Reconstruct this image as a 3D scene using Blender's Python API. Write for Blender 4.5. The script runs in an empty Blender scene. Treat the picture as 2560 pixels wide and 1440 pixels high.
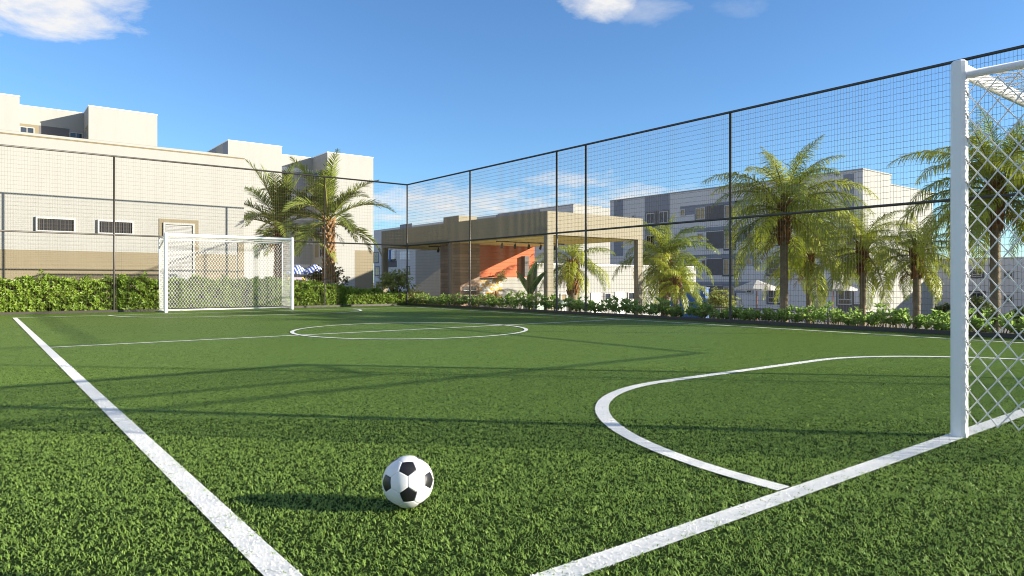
import bpy, math, random
import numpy as np
from mathutils import Vector, Matrix

rng = np.random.default_rng(7)
random.seed(7)
scn = bpy.context.scene
col = scn.collection
PI = math.pi
R_ = math.radians

# ------------------------------------------------------------------ camera
F, HY, TH = 1720.3, 703.5, 0.6609      # focal length and horizon in pixels of a 2560 wide frame, heading
cam = bpy.data.cameras.new('camera')
cam.lens = F / 2560 * 36
cam.sensor_width = 36
cam.shift_y = (HY - 720) / 2560
cam.clip_start = 0.05
cam.clip_end = 4000
cam_o = bpy.data.objects.new('camera', cam)
col.objects.link(cam_o)
cam_o.location = (0, 0, 1)
cam_o.rotation_euler = (PI / 2, 0, -TH)
scn.camera = cam_o
CT, ST = math.cos(TH), math.sin(TH)

def ray(px):
    k = (px - 1280) / F
    return k * CT + ST, -k * ST + CT           # x and y travelled per metre of depth

def on_y(px, py, Y):                            # point of the plane y = Y seen at a photo pixel
    a, b = ray(px); d = Y / b
    return a * d, Y, 1 - (py - HY) * d / F

def on_x(px, py, X):
    a, b = ray(px); d = X / a
    return X, b * d, 1 - (py - HY) * d / F

def at_d(px, py, d):
    a, b = ray(px)
    return a * d, b * d, 1 - (py - HY) * d / F

# ------------------------------------------------------------------ light and sky
SUN_EL = math.atan(0.272)
SX, SY = 0.69, -0.725                           # towards the sun, on plan
SUN_AZ = math.atan2(SX, SY)
world = bpy.data.worlds.new('World')
scn.world = world
world.use_nodes = True
wn = world.node_tree.nodes; wl = world.node_tree.links
wn.clear()
w_out = wn.new('ShaderNodeOutputWorld')
sky = wn.new('ShaderNodeTexSky')
sky.sky_type = 'NISHITA'
sky.sun_disc = False
sky.sun_elevation = SUN_EL
sky.sun_rotation = SUN_AZ
sky.altitude = 300
sky.air_density = 1.0
sky.dust_density = 0.25
sky.ozone_density = 2.2
SKY_STRENGTH = 0.067
bg = wn.new('ShaderNodeBackground'); bg.inputs['Strength'].default_value = SKY_STRENGTH
tint = wn.new('ShaderNodeMix'); tint.data_type = 'RGBA'; tint.blend_type = 'MULTIPLY'; tint.inputs[0].default_value = 1
tint.inputs[7].default_value = (0.76, 1.05, 1.36, 1)      # clear, deep blue air
wl.new(sky.outputs[0], tint.inputs[6]); wl.new(tint.outputs[2], bg.inputs['Color'])
bg2 = wn.new('ShaderNodeBackground'); bg2.inputs['Color'].default_value = (1, 0.985, 0.97, 1); bg2.inputs['Strength'].default_value = 0.375
mixw = wn.new('ShaderNodeMixShader')
wl.new(bg.outputs[0], mixw.inputs[1]); wl.new(bg2.outputs[0], mixw.inputs[2])
wl.new(mixw.outputs[0], w_out.inputs['Surface'])

def wmath(op, a, b=None, c=None, clamp=False):
    n = wn.new('ShaderNodeMath'); n.operation = op; n.use_clamp = clamp
    for i, v in enumerate((a, b, c)):
        if v is None: continue
        if isinstance(v, (int, float)): n.inputs[i].default_value = v
        else: wl.new(v, n.inputs[i])
    return n.outputs[0]

tc = wn.new('ShaderNodeTexCoord')
sep = wn.new('ShaderNodeSeparateXYZ'); wl.new(tc.outputs['Generated'], sep.inputs[0])
az = wmath('ARCTAN2', sep.outputs[0], sep.outputs[1])
el = wmath('ARCSINE', sep.outputs[2])
zden = wmath('ADD', wmath('MAXIMUM', sep.outputs[2], 0.0), 0.16)
cxyz = wn.new('ShaderNodeCombineXYZ')
wl.new(wmath('DIVIDE', sep.outputs[0], zden), cxyz.inputs[0])
wl.new(wmath('DIVIDE', sep.outputs[1], zden), cxyz.inputs[1])
nz = wn.new('ShaderNodeTexNoise'); nz.inputs['Scale'].default_value = 5.5; nz.inputs['Detail'].default_value = 9; nz.inputs['Roughness'].default_value = 0.62
nz.inputs['Distortion'].default_value = 0.25
wl.new(cxyz.outputs[0], nz.inputs['Vector'])
nz2 = wn.new('ShaderNodeTexNoise'); nz2.inputs['Scale'].default_value = 0.9; nz2.inputs['Detail'].default_value = 5
wl.new(cxyz.outputs[0], nz2.inputs['Vector'])
nval = wmath('SUBTRACT', nz.outputs['Fac'], 0.5)
dens = None
def cloud(px, py, rx, ry, amp, gain):           # one cloud: where it hangs (azimuth, elevation) and its size
    global dens
    d = Vector(at_d(px, py, 1.0)) - Vector((0, 0, 1)); d.normalize()
    a0, e0 = math.atan2(d.x, d.y), math.asin(d.z)
    qa = wmath('DIVIDE', wmath('SUBTRACT', az, a0), rx)
    qe = wmath('DIVIDE', wmath('SUBTRACT', el, e0), ry)
    m = wmath('SUBTRACT', 1.0, wmath('ADD', wmath('MULTIPLY', qa, qa), wmath('MULTIPLY', qe, qe)))
    m = wmath('MULTIPLY', wmath('ADD', m, wmath('MULTIPLY', nval, amp)), gain, clamp=True)
    dens = m if dens is None else wmath('MAXIMUM', dens, m)
cloud(-30, -95, 0.185, 0.080, 2.2, 1.4)
cloud(1490, 0, 0.055, 0.030, 3.0, 0.9)
cloud(1630, 28, 0.05, 0.018, 4.5, 0.22)
cloud(1845, 22, 0.04, 0.014, 5.0, 0.12)
cloud(1000, 505, 0.13, 0.022, 5.0, 0.55)
cloud(1150, 520, 0.20, 0.035, 4.0, 0.60)
cloud(1440, 450, 0.07, 0.018, 5.0, 0.45)
cloud(1560, 505, 0.15, 0.028, 5.0, 0.5)
cloud(1330, 540, 0.25, 0.03, 3.0, 0.6)
# scattered cloud added behind and beside the camera, unseen, to lift the fill light
back = wmath('MULTIPLY', wmath('SUBTRACT', 0.76, wmath('COSINE', wmath('SUBTRACT', az, TH))), 4.0, clamp=True)
fill_cloud = wmath('MULTIPLY', wmath('SUBTRACT', wmath('ADD', wmath('MULTIPLY', nz2.outputs['Fac'], 1.0), wmath('MULTIPLY', nval, 0.5)), 0.46), 5.0, clamp=True)
fill_cloud = wmath('MULTIPLY', fill_cloud, back)
dens = wmath('MAXIMUM', dens, fill_cloud)
above = wmath('MULTIPLY', wmath('ADD', el, 0.01), 30.0, clamp=True)
dens = wmath('MULTIPLY', dens, above)
wl.new(wmath('MULTIPLY', dens, 0.95, clamp=True), mixw.inputs[0])

sun = bpy.data.lights.new('sun', 'SUN')
sun.energy = 5.0
sun.angle = R_(0.55)
sun.color = (1.0, 0.92, 0.77)
sun_o = bpy.data.objects.new('sun', sun); col.objects.link(sun_o)
sun_o.rotation_euler = Vector((-SX, -SY, -math.tan(SUN_EL) * math.hypot(SX, SY))).to_track_quat('-Z', 'Y').to_euler()
sun_o.location = (20, -20, 30)

scn.view_settings.view_transform = 'Standard'
scn.view_settings.look = 'None'
scn.view_settings.exposure = 1.35
scn.view_settings.gamma = 1
scn.view_settings.use_curve_mapping = False
scn.cycles.pixel_filter_type = 'BLACKMAN_HARRIS'
scn.cycles.filter_width = 1.05
scn.cycles.max_bounces = 6
scn.cycles.transparent_max_bounces = 8
scn.cycles.sample_clamp_indirect = 6

# ------------------------------------------------------------------ materials
def mat(name, rgb, rough=0.7, spec=0.3, var=0.08, scale=3.0, bump=0.0, bscale=60.0, transl=0.0, objvar=0.0, metal=0.0, rgb2=None, stain=0.0):
    m = bpy.data.materials.new(name); m.use_nodes = True
    nt = m.node_tree; N = nt.nodes; L = nt.links
    p = N['Principled BSDF']
    p.inputs['Roughness'].default_value = rough
    p.inputs['Specular IOR Level'].default_value = spec
    p.inputs['Metallic'].default_value = metal
    geo = N.new('ShaderNodeNewGeometry')
    no = N.new('ShaderNodeTexNoise'); no.inputs['Scale'].default_value = scale; no.inputs['Detail'].default_value = 5
    L.new(geo.outputs['Position'], no.inputs['Vector'])
    mix = N.new('ShaderNodeMix'); mix.data_type = 'RGBA'
    c2 = rgb2 or tuple(min(1, c * (1 + var)) for c in rgb)
    c1 = rgb if rgb2 else tuple(c * (1 - var) for c in rgb)
    mix.inputs[6].default_value = (*c1, 1); mix.inputs[7].default_value = (*c2, 1)
    fac = no.outputs['Fac']
    if objvar:
        oi = N.new('ShaderNodeObjectInfo')
        ma = N.new('ShaderNodeMath'); ma.operation = 'MULTIPLY_ADD'; ma.inputs[1].default_value = objvar; ma.use_clamp = True
        L.new(oi.outputs['Random'], ma.inputs[0])
        sb = N.new('ShaderNodeMath'); sb.operation = 'MULTIPLY'; sb.inputs[1].default_value = 1 - objvar
        L.new(fac, sb.inputs[0]); L.new(sb.outputs[0], ma.inputs[2]); fac = ma.outputs[0]
    L.new(fac, mix.inputs[0])
    out_c = mix.outputs[2]
    if stain:
        no3 = N.new('ShaderNodeTexNoise'); no3.inputs['Scale'].default_value = 0.9; no3.inputs['Detail'].default_value = 8; no3.inputs['Roughness'].default_value = 0.7
        mp = N.new('ShaderNodeMapping'); mp.inputs['Scale'].default_value = (1.6, 1.6, 0.25)
        L.new(geo.outputs['Position'], mp.inputs[0]); L.new(mp.outputs[0], no3.inputs['Vector'])
        rp = N.new('ShaderNodeMapRange'); rp.inputs[1].default_value = 0.45; rp.inputs[2].default_value = 0.8
        rp.inputs[3].default_value = 1.0; rp.inputs[4].default_value = 1 - stain
        L.new(no3.outputs['Fac'], rp.inputs[0])
        mu = N.new('ShaderNodeMix'); mu.data_type = 'RGBA'; mu.blend_type = 'MULTIPLY'; mu.inputs[0].default_value = 1
        L.new(out_c, mu.inputs[6]); L.new(rp.outputs[0], mu.inputs[7]); out_c = mu.outputs[2]
    L.new(out_c, p.inputs['Base Color'])
    if bump:
        nb = N.new('ShaderNodeTexNoise'); nb.inputs['Scale'].default_value = bscale; nb.inputs['Detail'].default_value = 4
        L.new(geo.outputs['Position'], nb.inputs['Vector'])
        bp = N.new('ShaderNodeBump'); bp.inputs['Strength'].default_value = bump; bp.inputs['Distance'].default_value = 0.02
        L.new(nb.outputs['Fac'], bp.inputs['Height']); L.new(bp.outputs[0], p.inputs['Normal'])
    if transl:
        tr = N.new('ShaderNodeBsdfTranslucent'); L.new(out_c, tr.inputs['Color'])
        ms = N.new('ShaderNodeMixShader'); ms.inputs[0].default_value = transl
        L.new(p.outputs[0], ms.inputs[1]); L.new(tr.outputs[0], ms.inputs[2])
        L.new(ms.outputs[0], N['Material Output'].inputs['Surface'])
    return m

M = {}
M['turf'] = mat('turf_backing', (0.012, 0.026, 0.006), 0.95, 0.05, rgb2=(0.03, 0.055, 0.010), scale=30, bump=0.6, bscale=150)
M['blade'] = mat('turf_blade', (0.016, 0.075, 0.016), 0.5, 0.3, rgb2=(0.46, 0.66, 0.125), scale=230, objvar=0.12, transl=0.30)
M['line'] = mat('line_white_fibre', (0.84, 0.83, 0.79), 0.6, 0.3, rgb2=(0.93, 0.92, 0.88), scale=20, transl=0.15)
M['ground'] = mat('paving', (0.224, 0.209, 0.186), 0.9, 0.1, var=0.2, scale=0.7, bump=0.3)
M['soil'] = mat('mulch', (0.06, 0.04, 0.025), 0.95, 0.1, var=0.5, scale=30, bump=0.8)
M['cream'] = mat('cream_render', (0.315, 0.312, 0.292), 0.85, 0.15, var=0.03, scale=0.4, bump=0.12, bscale=90, stain=0.07)
M['tan'] = mat('tan_paint', (0.216, 0.183, 0.123), 0.85, 0.15, var=0.05, scale=1, bump=0.1, stain=0.08)
M['grey'] = mat('grey_render_shade_lift', (0.58, 0.57, 0.575), 0.85, 0.15, var=0.03, scale=0.5, bump=0.1, stain=0.08)  # grey lifted so shaded faces look brighter: fill light put into the colour
M['bluegrey'] = mat('blue_grey_paint', (0.22, 0.24, 0.285), 0.8, 0.2, var=0.04, stain=0.06)
M['dark'] = mat('dark_grey_paint', (0.13, 0.125, 0.13), 0.8, 0.2, var=0.06, stain=0.06)
M['blue'] = mat('blue_paint', (0.025, 0.085, 0.323), 0.6, 0.3, rgb2=(0.051, 0.17, 0.425), scale=1.2, stain=0.1)
M['stucco'] = mat('beige_stucco', (0.265, 0.238, 0.175), 0.9, 0.1, var=0.08, scale=18, bump=0.5, bscale=45, stain=0.06)
M['ceil'] = mat('ceiling_bounce_yellow', (0.84, 0.66, 0.22), 0.8, 0.2, var=0.03)  # warm ceiling paint, with yellow bounce light put into the colour
M['orange'] = mat('orange_paint', (0.47, 0.12, 0.05), 0.75, 0.2, var=0.05, stain=0.05)
M['white'] = mat('white_paint', (0.72, 0.72, 0.702), 0.4, 0.4, var=0.02)
M['goalpaint'] = mat('white_gloss_steel', (0.86, 0.86, 0.86), 0.3, 0.5, var=0.03, scale=6, stain=0.12)
M['cord'] = mat('net_cord', (0.72, 0.71, 0.69), 0.7, 0.2, var=0.06, scale=40)
M['steel'] = mat('dark_fence_steel', (0.050, 0.043, 0.036), 0.45, 0.45, var=0.15, scale=8)
M['wire'] = mat('fence_wire', (0.15, 0.115, 0.065), 0.5, 0.4, var=0.1)
M['black'] = mat('black_metal', (0.015, 0.015, 0.017), 0.5, 0.3)
M['door'] = mat('white_door_paint', (0.343, 0.343, 0.335), 0.6, 0.3, var=0.02)
M['frame'] = mat('window_frame_white', (0.41, 0.41, 0.402), 0.4, 0.4)
M['coping'] = mat('brown_coping', (0.209, 0.156, 0.074), 0.7, 0.2)
M['wood'] = mat('brown_wood', (0.30, 0.12, 0.05), 0.6, 0.3, var=0.2, scale=6)
M['tileyellow'] = mat('yellow_tile', (0.559, 0.313, 0.03), 0.25, 0.5, var=0.1, scale=2)
M['tilewhite'] = mat('white_tile', (0.596, 0.589, 0.566), 0.25, 0.5, var=0.03)
M['stone'] = mat('counter_stone', (0.462, 0.432, 0.372), 0.5, 0.4, var=0.1, scale=20)
M['umbrella'] = mat('parasol_canvas', (0.566, 0.536, 0.492), 0.85, 0.1, var=0.03, transl=0.2)
M['lilac'] = mat('lilac_fabric', (0.313, 0.268, 0.313), 0.8, 0.2)
M['yellow'] = mat('yellow_fabric', (0.581, 0.432, 0.037), 0.7, 0.2)
M['mint'] = mat('mint_plastic', (0.372, 0.462, 0.387), 0.5, 0.4)
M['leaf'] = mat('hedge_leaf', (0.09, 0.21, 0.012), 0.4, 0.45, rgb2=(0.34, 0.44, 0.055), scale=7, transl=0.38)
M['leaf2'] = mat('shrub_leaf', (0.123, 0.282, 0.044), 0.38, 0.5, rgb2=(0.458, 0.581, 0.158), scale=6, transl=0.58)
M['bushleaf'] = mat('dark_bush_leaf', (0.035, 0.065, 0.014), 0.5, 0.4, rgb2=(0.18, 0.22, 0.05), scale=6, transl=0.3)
M['bushleaf2'] = mat('olive_bush_leaf', (0.19, 0.24, 0.05), 0.5, 0.4, rgb2=(0.52, 0.52, 0.15), scale=6, transl=0.4)
M['twig'] = mat('twig', (0.10, 0.065, 0.035), 0.9, 0.1, var=0.3, scale=12)
M['frond'] = mat('date_palm_leaflet', (0.07, 0.115, 0.018), 0.4, 0.5, rgb2=(0.30, 0.34, 0.06), scale=2.5, objvar=0.4, transl=0.2)
M['frond2'] = mat('queen_palm_leaflet', (0.07, 0.15, 0.013), 0.4, 0.5, rgb2=(0.52, 0.53, 0.045), scale=1.8, objvar=0.45, transl=0.36)
M['deadfrond'] = mat('dry_palm_fibre', (0.20, 0.10, 0.04), 0.9, 0.1, var=0.4, scale=10)
M['boot'] = mat('palm_leaf_base', (0.194, 0.093, 0.037), 0.85, 0.15, rgb2=(0.358, 0.201, 0.089), scale=9, bump=0.4)
M['trunk'] = mat('palm_trunk', (0.112, 0.082, 0.056), 0.9, 0.1, rgb2=(0.313, 0.261, 0.186), scale=9, bump=0.6, bscale=40)
M['rachis'] = mat('palm_rachis', (0.22, 0.20, 0.05), 0.6, 0.3, var=0.2)
M['banana'] = mat('banana_leaf', (0.025, 0.075, 0.012), 0.35, 0.5, rgb2=(0.06, 0.14, 0.03), scale=4, transl=0.2)
M['ballwhite'] = mat('ball_white_leather', (0.78, 0.77, 0.76), 0.38, 0.45, var=0.03, scale=25, bump=0.05, bscale=900, stain=0.05)
M['ballblack'] = mat('ball_black_leather', (0.012, 0.012, 0.015), 0.35, 0.5, var=0.1, scale=25, bump=0.05, bscale=900)
M['seam'] = mat('ball_seam', (0.25, 0.25, 0.25), 0.8, 0.2)

def glass_mat(name, a, b):
    m = mat(name, a, 0.06, 0.6, rgb2=b, scale=0.55)
    return m
M['glass'] = glass_mat('window_glass', (0.012, 0.015, 0.02), (0.05, 0.06, 0.075))
M['glasswarm'] = glass_mat('curtained_glass', (0.20, 0.15, 0.08), (0.36, 0.30, 0.19))

def brick_mat():
    m = bpy.data.materials.new('wood_plank_tile'); m.use_nodes = True
    N = m.node_tree.nodes; L = m.node_tree.links; p = N['Principled BSDF']
    g = N.new('ShaderNodeTexCoord'); mp = N.new('ShaderNodeMapping')
    mp.inputs['Rotation'].default_value = (PI / 2, 0, 0)
    s = N.new('ShaderNodeSeparateXYZ'); L.new(g.outputs['Object'], s.inputs[0])
    ad = N.new('ShaderNodeMath'); ad.operation = 'ADD'; L.new(s.outputs[0], ad.inputs[0]); L.new(s.outputs[1], ad.inputs[1])
    cb = N.new('ShaderNodeCombineXYZ'); L.new(ad.outputs[0], cb.inputs[0]); L.new(s.outputs[2], cb.inputs[1])
    b = N.new('ShaderNodeTexBrick'); b.inputs['Scale'].default_value = 1.0
    b.inputs['Brick Width'].default_value = 0.9; b.inputs['Row Height'].default_value = 0.14; b.inputs['Mortar Size'].default_value = 0.006
    b.inputs['Color1'].default_value = (0.15, 0.08, 0.046, 1); b.inputs['Color2'].default_value = (0.27, 0.16, 0.10, 1); b.inputs['Mortar'].default_value = (0.08, 0.045, 0.03, 1)
    b.inputs['Bias'].default_value = 0.1
    L.new(cb.outputs[0], b.inputs['Vector']); L.new(b.outputs['Color'], p.inputs['Base Color'])
    p.inputs['Roughness'].default_value = 0.6
    bp = N.new('ShaderNodeBump'); bp.inputs['Strength'].default_value = 0.4; bp.invert = True
    L.new(b.outputs['Fac'], bp.inputs['Height']); L.new(bp.outputs[0], p.inputs['Normal'])
    return m
M['plank'] = brick_mat()

# ------------------------------------------------------------------ helpers
class MB:
    def __init__(s): s.v = []; s.f = []
    def add(s, vs, fs):
        o = len(s.v); s.v.extend([tuple(x) for x in vs]); s.f.extend([tuple(i + o for i in q) for q in fs]); return s
    def box(s, x0, x1, y0, y1, z0, z1):
        return s.add([(x0, y0, z0), (x1, y0, z0), (x1, y1, z0), (x0, y1, z0), (x0, y0, z1), (x1, y0, z1), (x1, y1, z1), (x0, y1, z1)],
                     [(0, 3, 2, 1), (4, 5, 6, 7), (0, 1, 5, 4), (1, 2, 6, 5), (2, 3, 7, 6), (3, 0, 4, 7)])
    def tube(s, pts, rad, n=6, caps=True):
        P = [Vector(p) for p in pts]; m = len(P)
        rr = rad if hasattr(rad, '__len__') else [rad] * m
        ref = None; vs = []
        for i, p in enumerate(P):
            t = (P[min(i + 1, m - 1)] - P[max(i - 1, 0)]).normalized()
            if ref is None:
                ref = Vector((0, 0, 1)) if abs(t.z) < 0.9 else Vector((1, 0, 0))
            a = t.cross(ref).normalized(); b = t.cross(a).normalized(); ref = -b if False else ref
            for k in range(n):
                an = 2 * PI * k / n
                vs.append(p + (a * math.cos(an) + b * math.sin(an)) * rr[i])
        fs = []
        for i in range(m - 1):
            for k in range(n):
                k2 = (k + 1) % n
                fs.append((i * n + k, i * n + k2, (i + 1) * n + k2, (i + 1) * n + k))
        if caps:
            fs.append(tuple(range(n))[::1]); fs.append(tuple((m - 1) * n + k for k in range(n))[::-1])
        return s.add(vs, fs)
    def lathe(s, c, prof, n=16, cap=True):
        vs = []; fs = []; m = len(prof)
        for r, z in prof:
            for k in range(n):
                a = 2 * PI * k / n; vs.append((c[0] + r * math.cos(a), c[1] + r * math.sin(a), c[2] + z))
        for i in range(m - 1):
            for k in range(n):
                k2 = (k + 1) % n; fs.append((i * n + k, i * n + k2, (i + 1) * n + k2, (i + 1) * n + k))
        if cap:
            fs.append(tuple(range(n))[::-1]); fs.append(tuple((m - 1) * n + k for k in range(n)))
        return s.add(vs, fs)
    def build(s, name, m, parent=None, smooth=False, bevel=0.0, origin=None, kind=None):
        off = Vector((0, 0, 0))
        if origin is not None: off = Vector(origin)
        elif parent is not None: off = wloc(parent)
        me = bpy.data.meshes.new(name)
        me.from_pydata([tuple(Vector(v) - off) for v in s.v], [], s.f)
        if bevel:
            import bmesh
            bm = bmesh.new(); bm.from_mesh(me)
            bmesh.ops.bevel(bm, geom=list(bm.edges), offset=bevel, segments=2, affect='EDGES', profile=0.5)
            bm.to_mesh(me); bm.free()
        if smooth: me.polygons.foreach_set('use_smooth', [True] * len(me.polygons))
        me.materials.append(m)
        return link(name, me, parent, off if parent is None else None, kind)

def wloc(o):
    p = Vector((0, 0, 0))
    while o is not None: p = p + o.location; o = o.parent
    return p

def link(name, data, parent=None, loc=None, kind=None):
    o = bpy.data.objects.new(name, data); col.objects.link(o)
    if parent is not None: o.parent = parent
    if loc is not None: o.location = loc
    if kind: o['kind'] = kind
    return o

def tag(o, label=None, cat=None, group=None, kind=None):
    if label: o['label'] = label
    if cat: o['category'] = cat
    if group: o['group'] = group
    if kind: o['kind'] = kind
    return o

def thing(name, label, cat, loc, group=None):
    return tag(link(name, None, None, Vector(loc)), label, cat, group)

def np_mesh(name, V, Fq, m, parent=None, smooth=False):
    """V (n,3) world, Fq (k,3|4) indices -> mesh object whose coordinates are local to the parent"""
    V = np.asarray(V, dtype=np.float32).reshape(-1, 3)
    if parent is not None: V = V - np.array(wloc(parent), dtype=np.float32)
    Fq = np.asarray(Fq, dtype=np.int32); k, w = Fq.shape
    me = bpy.data.meshes.new(name)
    me.vertices.add(len(V)); me.vertices.foreach_set('co', V.ravel())
    me.loops.add(k * w); me.loops.foreach_set('vertex_index', Fq.ravel())
    me.polygons.add(k); me.polygons.foreach_set('loop_start', np.arange(0, k * w, w, dtype=np.int32))
    me.polygons.foreach_set('loop_total', np.full(k, w, dtype=np.int32))
    if smooth: me.polygons.foreach_set('use_smooth', np.ones(k, dtype=bool))
    me.update(calc_edges=True); me.validate()
    me.materials.append(m)
    return link(name, me, parent)

def norm(a): return a / np.maximum(np.linalg.norm(a, axis=-1, keepdims=True), 1e-9)

def leaves(P, D, U, ln, wd, fold=0.25):
    """oval leaves: base P, direction D, up-ish U, arrays -> verts, quads"""
    P = np.asarray(P); n = len(P); D = norm(D)
    S = norm(np.cross(D, U)); Nn = np.cross(S, D)
    ln = np.broadcast_to(ln, n)[:, None]; wd = np.broadcast_to(wd, n)[:, None]
    b = P; t = P + D * ln - Nn * ln * 0.12
    l1 = P + D * ln * 0.40 + S * wd * 0.5 + Nn * wd * fold; l2 = P + D * ln * 0.78 + S * wd * 0.42 + Nn * wd * fold * .6
    r1 = P + D * ln * 0.40 - S * wd * 0.5 + Nn * wd * fold; r2 = P + D * ln * 0.78 - S * wd * 0.42 + Nn * wd * fold * .6
    V = np.stack([b, l1, l2, t, r2, r1], 1).reshape(-1, 3)
    base = np.arange(n)[:, None] * 6
    Q = np.concatenate([base + np.array([0, 1, 2, 3]), base + np.array([0, 3, 4, 5])])
    return V, Q

def rosettes(C, Up, nl, ln, wd, spread):
    """whorls of nl leaves round every tip C with axis Up"""
    n = len(C); Up = norm(Up)
    r = rng.normal(size=(n, 3)); A = norm(np.cross(Up, r)); B = np.cross(Up, A)
    P = []; D = []; U = []; Ls = []
    for k in range(nl):
        a = 2 * PI * k / nl + rng.uniform(-.35, .35, n)
        e = rng.uniform(spread[0], spread[1], n)
        rad = A * np.cos(a)[:, None] + B * np.sin(a)[:, None]
        d = rad * np.cos(e)[:, None] + Up * np.sin(e)[:, None]
        P.append(C + Up * rng.uniform(-.03, .03, n)[:, None] + rad * 0.008); D.append(d)
        U.append(Up * np.cos(e)[:, None] - rad * np.sin(e)[:, None] + 1e-4); Ls.append(rng.uniform(.75, 1.2, n))
    P = np.concatenate(P); D = np.concatenate(D); U = np.concatenate(U); Ls = np.concatenate(Ls)
    return leaves(P, D, U, ln * Ls, wd * Ls)

# ------------------------------------------------------------------ dimensions of the pitch
U0, U1, V0, V1 = 1.743, 23.22, 0.817, 13.36     # lines
UF, VF = 25.53, 14.27                            # far fence, right fence
UN = -0.72                                       # fence behind the camera
HT, HM = 5.06, 2.51

def terrain(x, y):
    x = np.asarray(x, dtype=float); y = np.asarray(y, dtype=float)
    a = np.clip((x - 15.6) / 1.0, 0, 1); a = a * a * (3 - 2 * a)
    b = np.clip((x - 22.5) / 15.0, 0, 1); b = b * b * (3 - 2 * b)
    w = np.clip((33 - y) / 3.0, 0, 1)            # the fall is only beyond the right side of the pitch
    w = np.maximum(w, np.clip((x - 23) / 6, 0, 1))
    return -0.03 - (0.66 * a + 1.6 * b) * w

xs = np.concatenate([[-1500, -400, -120, -40, -15, -6], np.arange(-3, 46, 0.75), [50, 60, 80, 130, 300, 700, 1600]])
ys = np.concatenate([[-1500, -400, -100, -30, -8, -3], np.arange(0, 46, 1.5), [50, 60, 75, 100, 160, 400, 1600]])
GX, GY = np.meshgrid(xs, ys, indexing='ij')
GZ = terrain(GX, GY)
nx, ny = GX.shape
idx = np.arange(nx * ny).reshape(nx, ny)
Q = np.stack([idx[:-1, :-1], idx[1:, :-1], idx[1:, 1:], idx[:-1, 1:]], -1).reshape(-1, 4)
g = np_mesh('ground', np.stack([GX, GY, GZ], -1).reshape(-1, 3), Q, M['ground'], smooth=True); tag(g, kind='structure')
p_ = MB().box(-4.0, VF - 0.03, UN + 0.02, UF - 0.03, -0.12, 0.0).build('pitch', M['turf']); tag(p_, kind='structure')
b_ = MB().box(-4.0, VF + 0.3, UF + 0.04, UF + 1.25, -0.2, 0.012).build('planting_bed', M['soil']); tag(b_, kind='structure')
b_ = MB().box(VF + 0.04, VF + 1.25, -2.0, UF + 0.03, -0.2, 0.012).build('planting_bed', M['soil']); tag(b_, kind='structure')

# ------------------------------------------------------------------ markings
LW = 0.105
LWS = {'halfway_line': .078, 'centre_circle': .078, 'goal_line.001': .085, 'penalty_arc.001': .085, 'sideline.001': .09}
CU, CV, CR = (U0 + U1) / 2, (V0 + V1) / 2, 2.36
def d_path(u0, sgn):
    pts = []
    for i in range(25):
        a = PI - PI / 2 * i / 24; pts.append((5.4 + 2.35 * math.cos(a), u0 + sgn * 2.67 * math.sin(a)))
    for i in range(25):
        a = PI / 2 - PI / 2 * i / 24; pts.append((8.37 + 2.35 * math.cos(a), u0 + sgn * 2.67 * math.sin(a)))
    return pts
PATHS = {
    'sideline': [(V0, U0 - LW / 2), (V0, U1 + LW / 2)],
    'sideline.001': [(V1, U0 - LW / 2), (V1, U1 + LW / 2)],
    'goal_line': [(V0 + LW / 2 + .004, U0), (V1 - LW / 2 - .004, U0)],
    'goal_line.001': [(V0 + LW / 2 + .004, U1), (V1 - LW / 2 - .004, U1)],
    'halfway_line': [(V0 + LW / 2 + .004, CU), (V1 - LW / 2 - .004, CU)],
    'centre_circle': [(CV + CR * math.cos(2 * PI * i / 96), CU + CR * math.sin(2 * PI * i / 96)) for i in range(97)],
    'penalty_arc': d_path(U0 + .06, 1),
    'penalty_arc.001': d_path(U1 - .06, -1),
}
def seg_dist(P, path):
    d = np.full(len(P), 1e9)
    for a, b in zip(path[:-1], path[1:]):
        a = np.array(a); b = np.array(b); ab = b - a
        t = np.clip(((P - a) @ ab) / (ab @ ab), 0, 1)
        d = np.minimum(d, np.linalg.norm(P - (a + t[:, None] * ab), axis=1))
    return d

def blade_strips(P, h, w, lean, base_z=0.0):
    """bent grass blades, 3 tris each"""
    n = len(P); a = rng.uniform(0, 2 * PI, n); dx = np.stack([np.cos(a), np.sin(a), np.zeros(n)], 1)
    px = np.stack([-np.sin(a), np.cos(a), np.zeros(n)], 1)
    h = np.broadcast_to(h, n)[:, None] * rng.uniform(.7, 1.25, n)[:, None]; w = np.broadcast_to(w, n)[:, None] * rng.uniform(.7, 1.3, n)[:, None]
    le = rng.uniform(.3, 1.2, n)[:, None] * np.broadcast_to(lean, n)[:, None]
    B = np.concatenate([P, np.full((n, 1), base_z)], 1)
    mid = B + dx * h * le * 0.35; mid[:, 2:] += h * 0.62
    tip = B + dx * h * le; tip[:, 2:] += h * (1 - .25 * le)
    V = np.stack([B - px * w / 2, B + px * w / 2, mid + px * w * .45, mid - px * w * .45, tip + px * w * .12, tip - px * w * .12], 1).reshape(-1, 3)
    o = np.arange(n)[:, None] * 6
    return V, np.concatenate([o + [0, 1, 2, 3], o + [3, 2, 4, 5]])

def depth_of(P): return P[:, 0] * ST + P[:, 1] * CT

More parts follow.
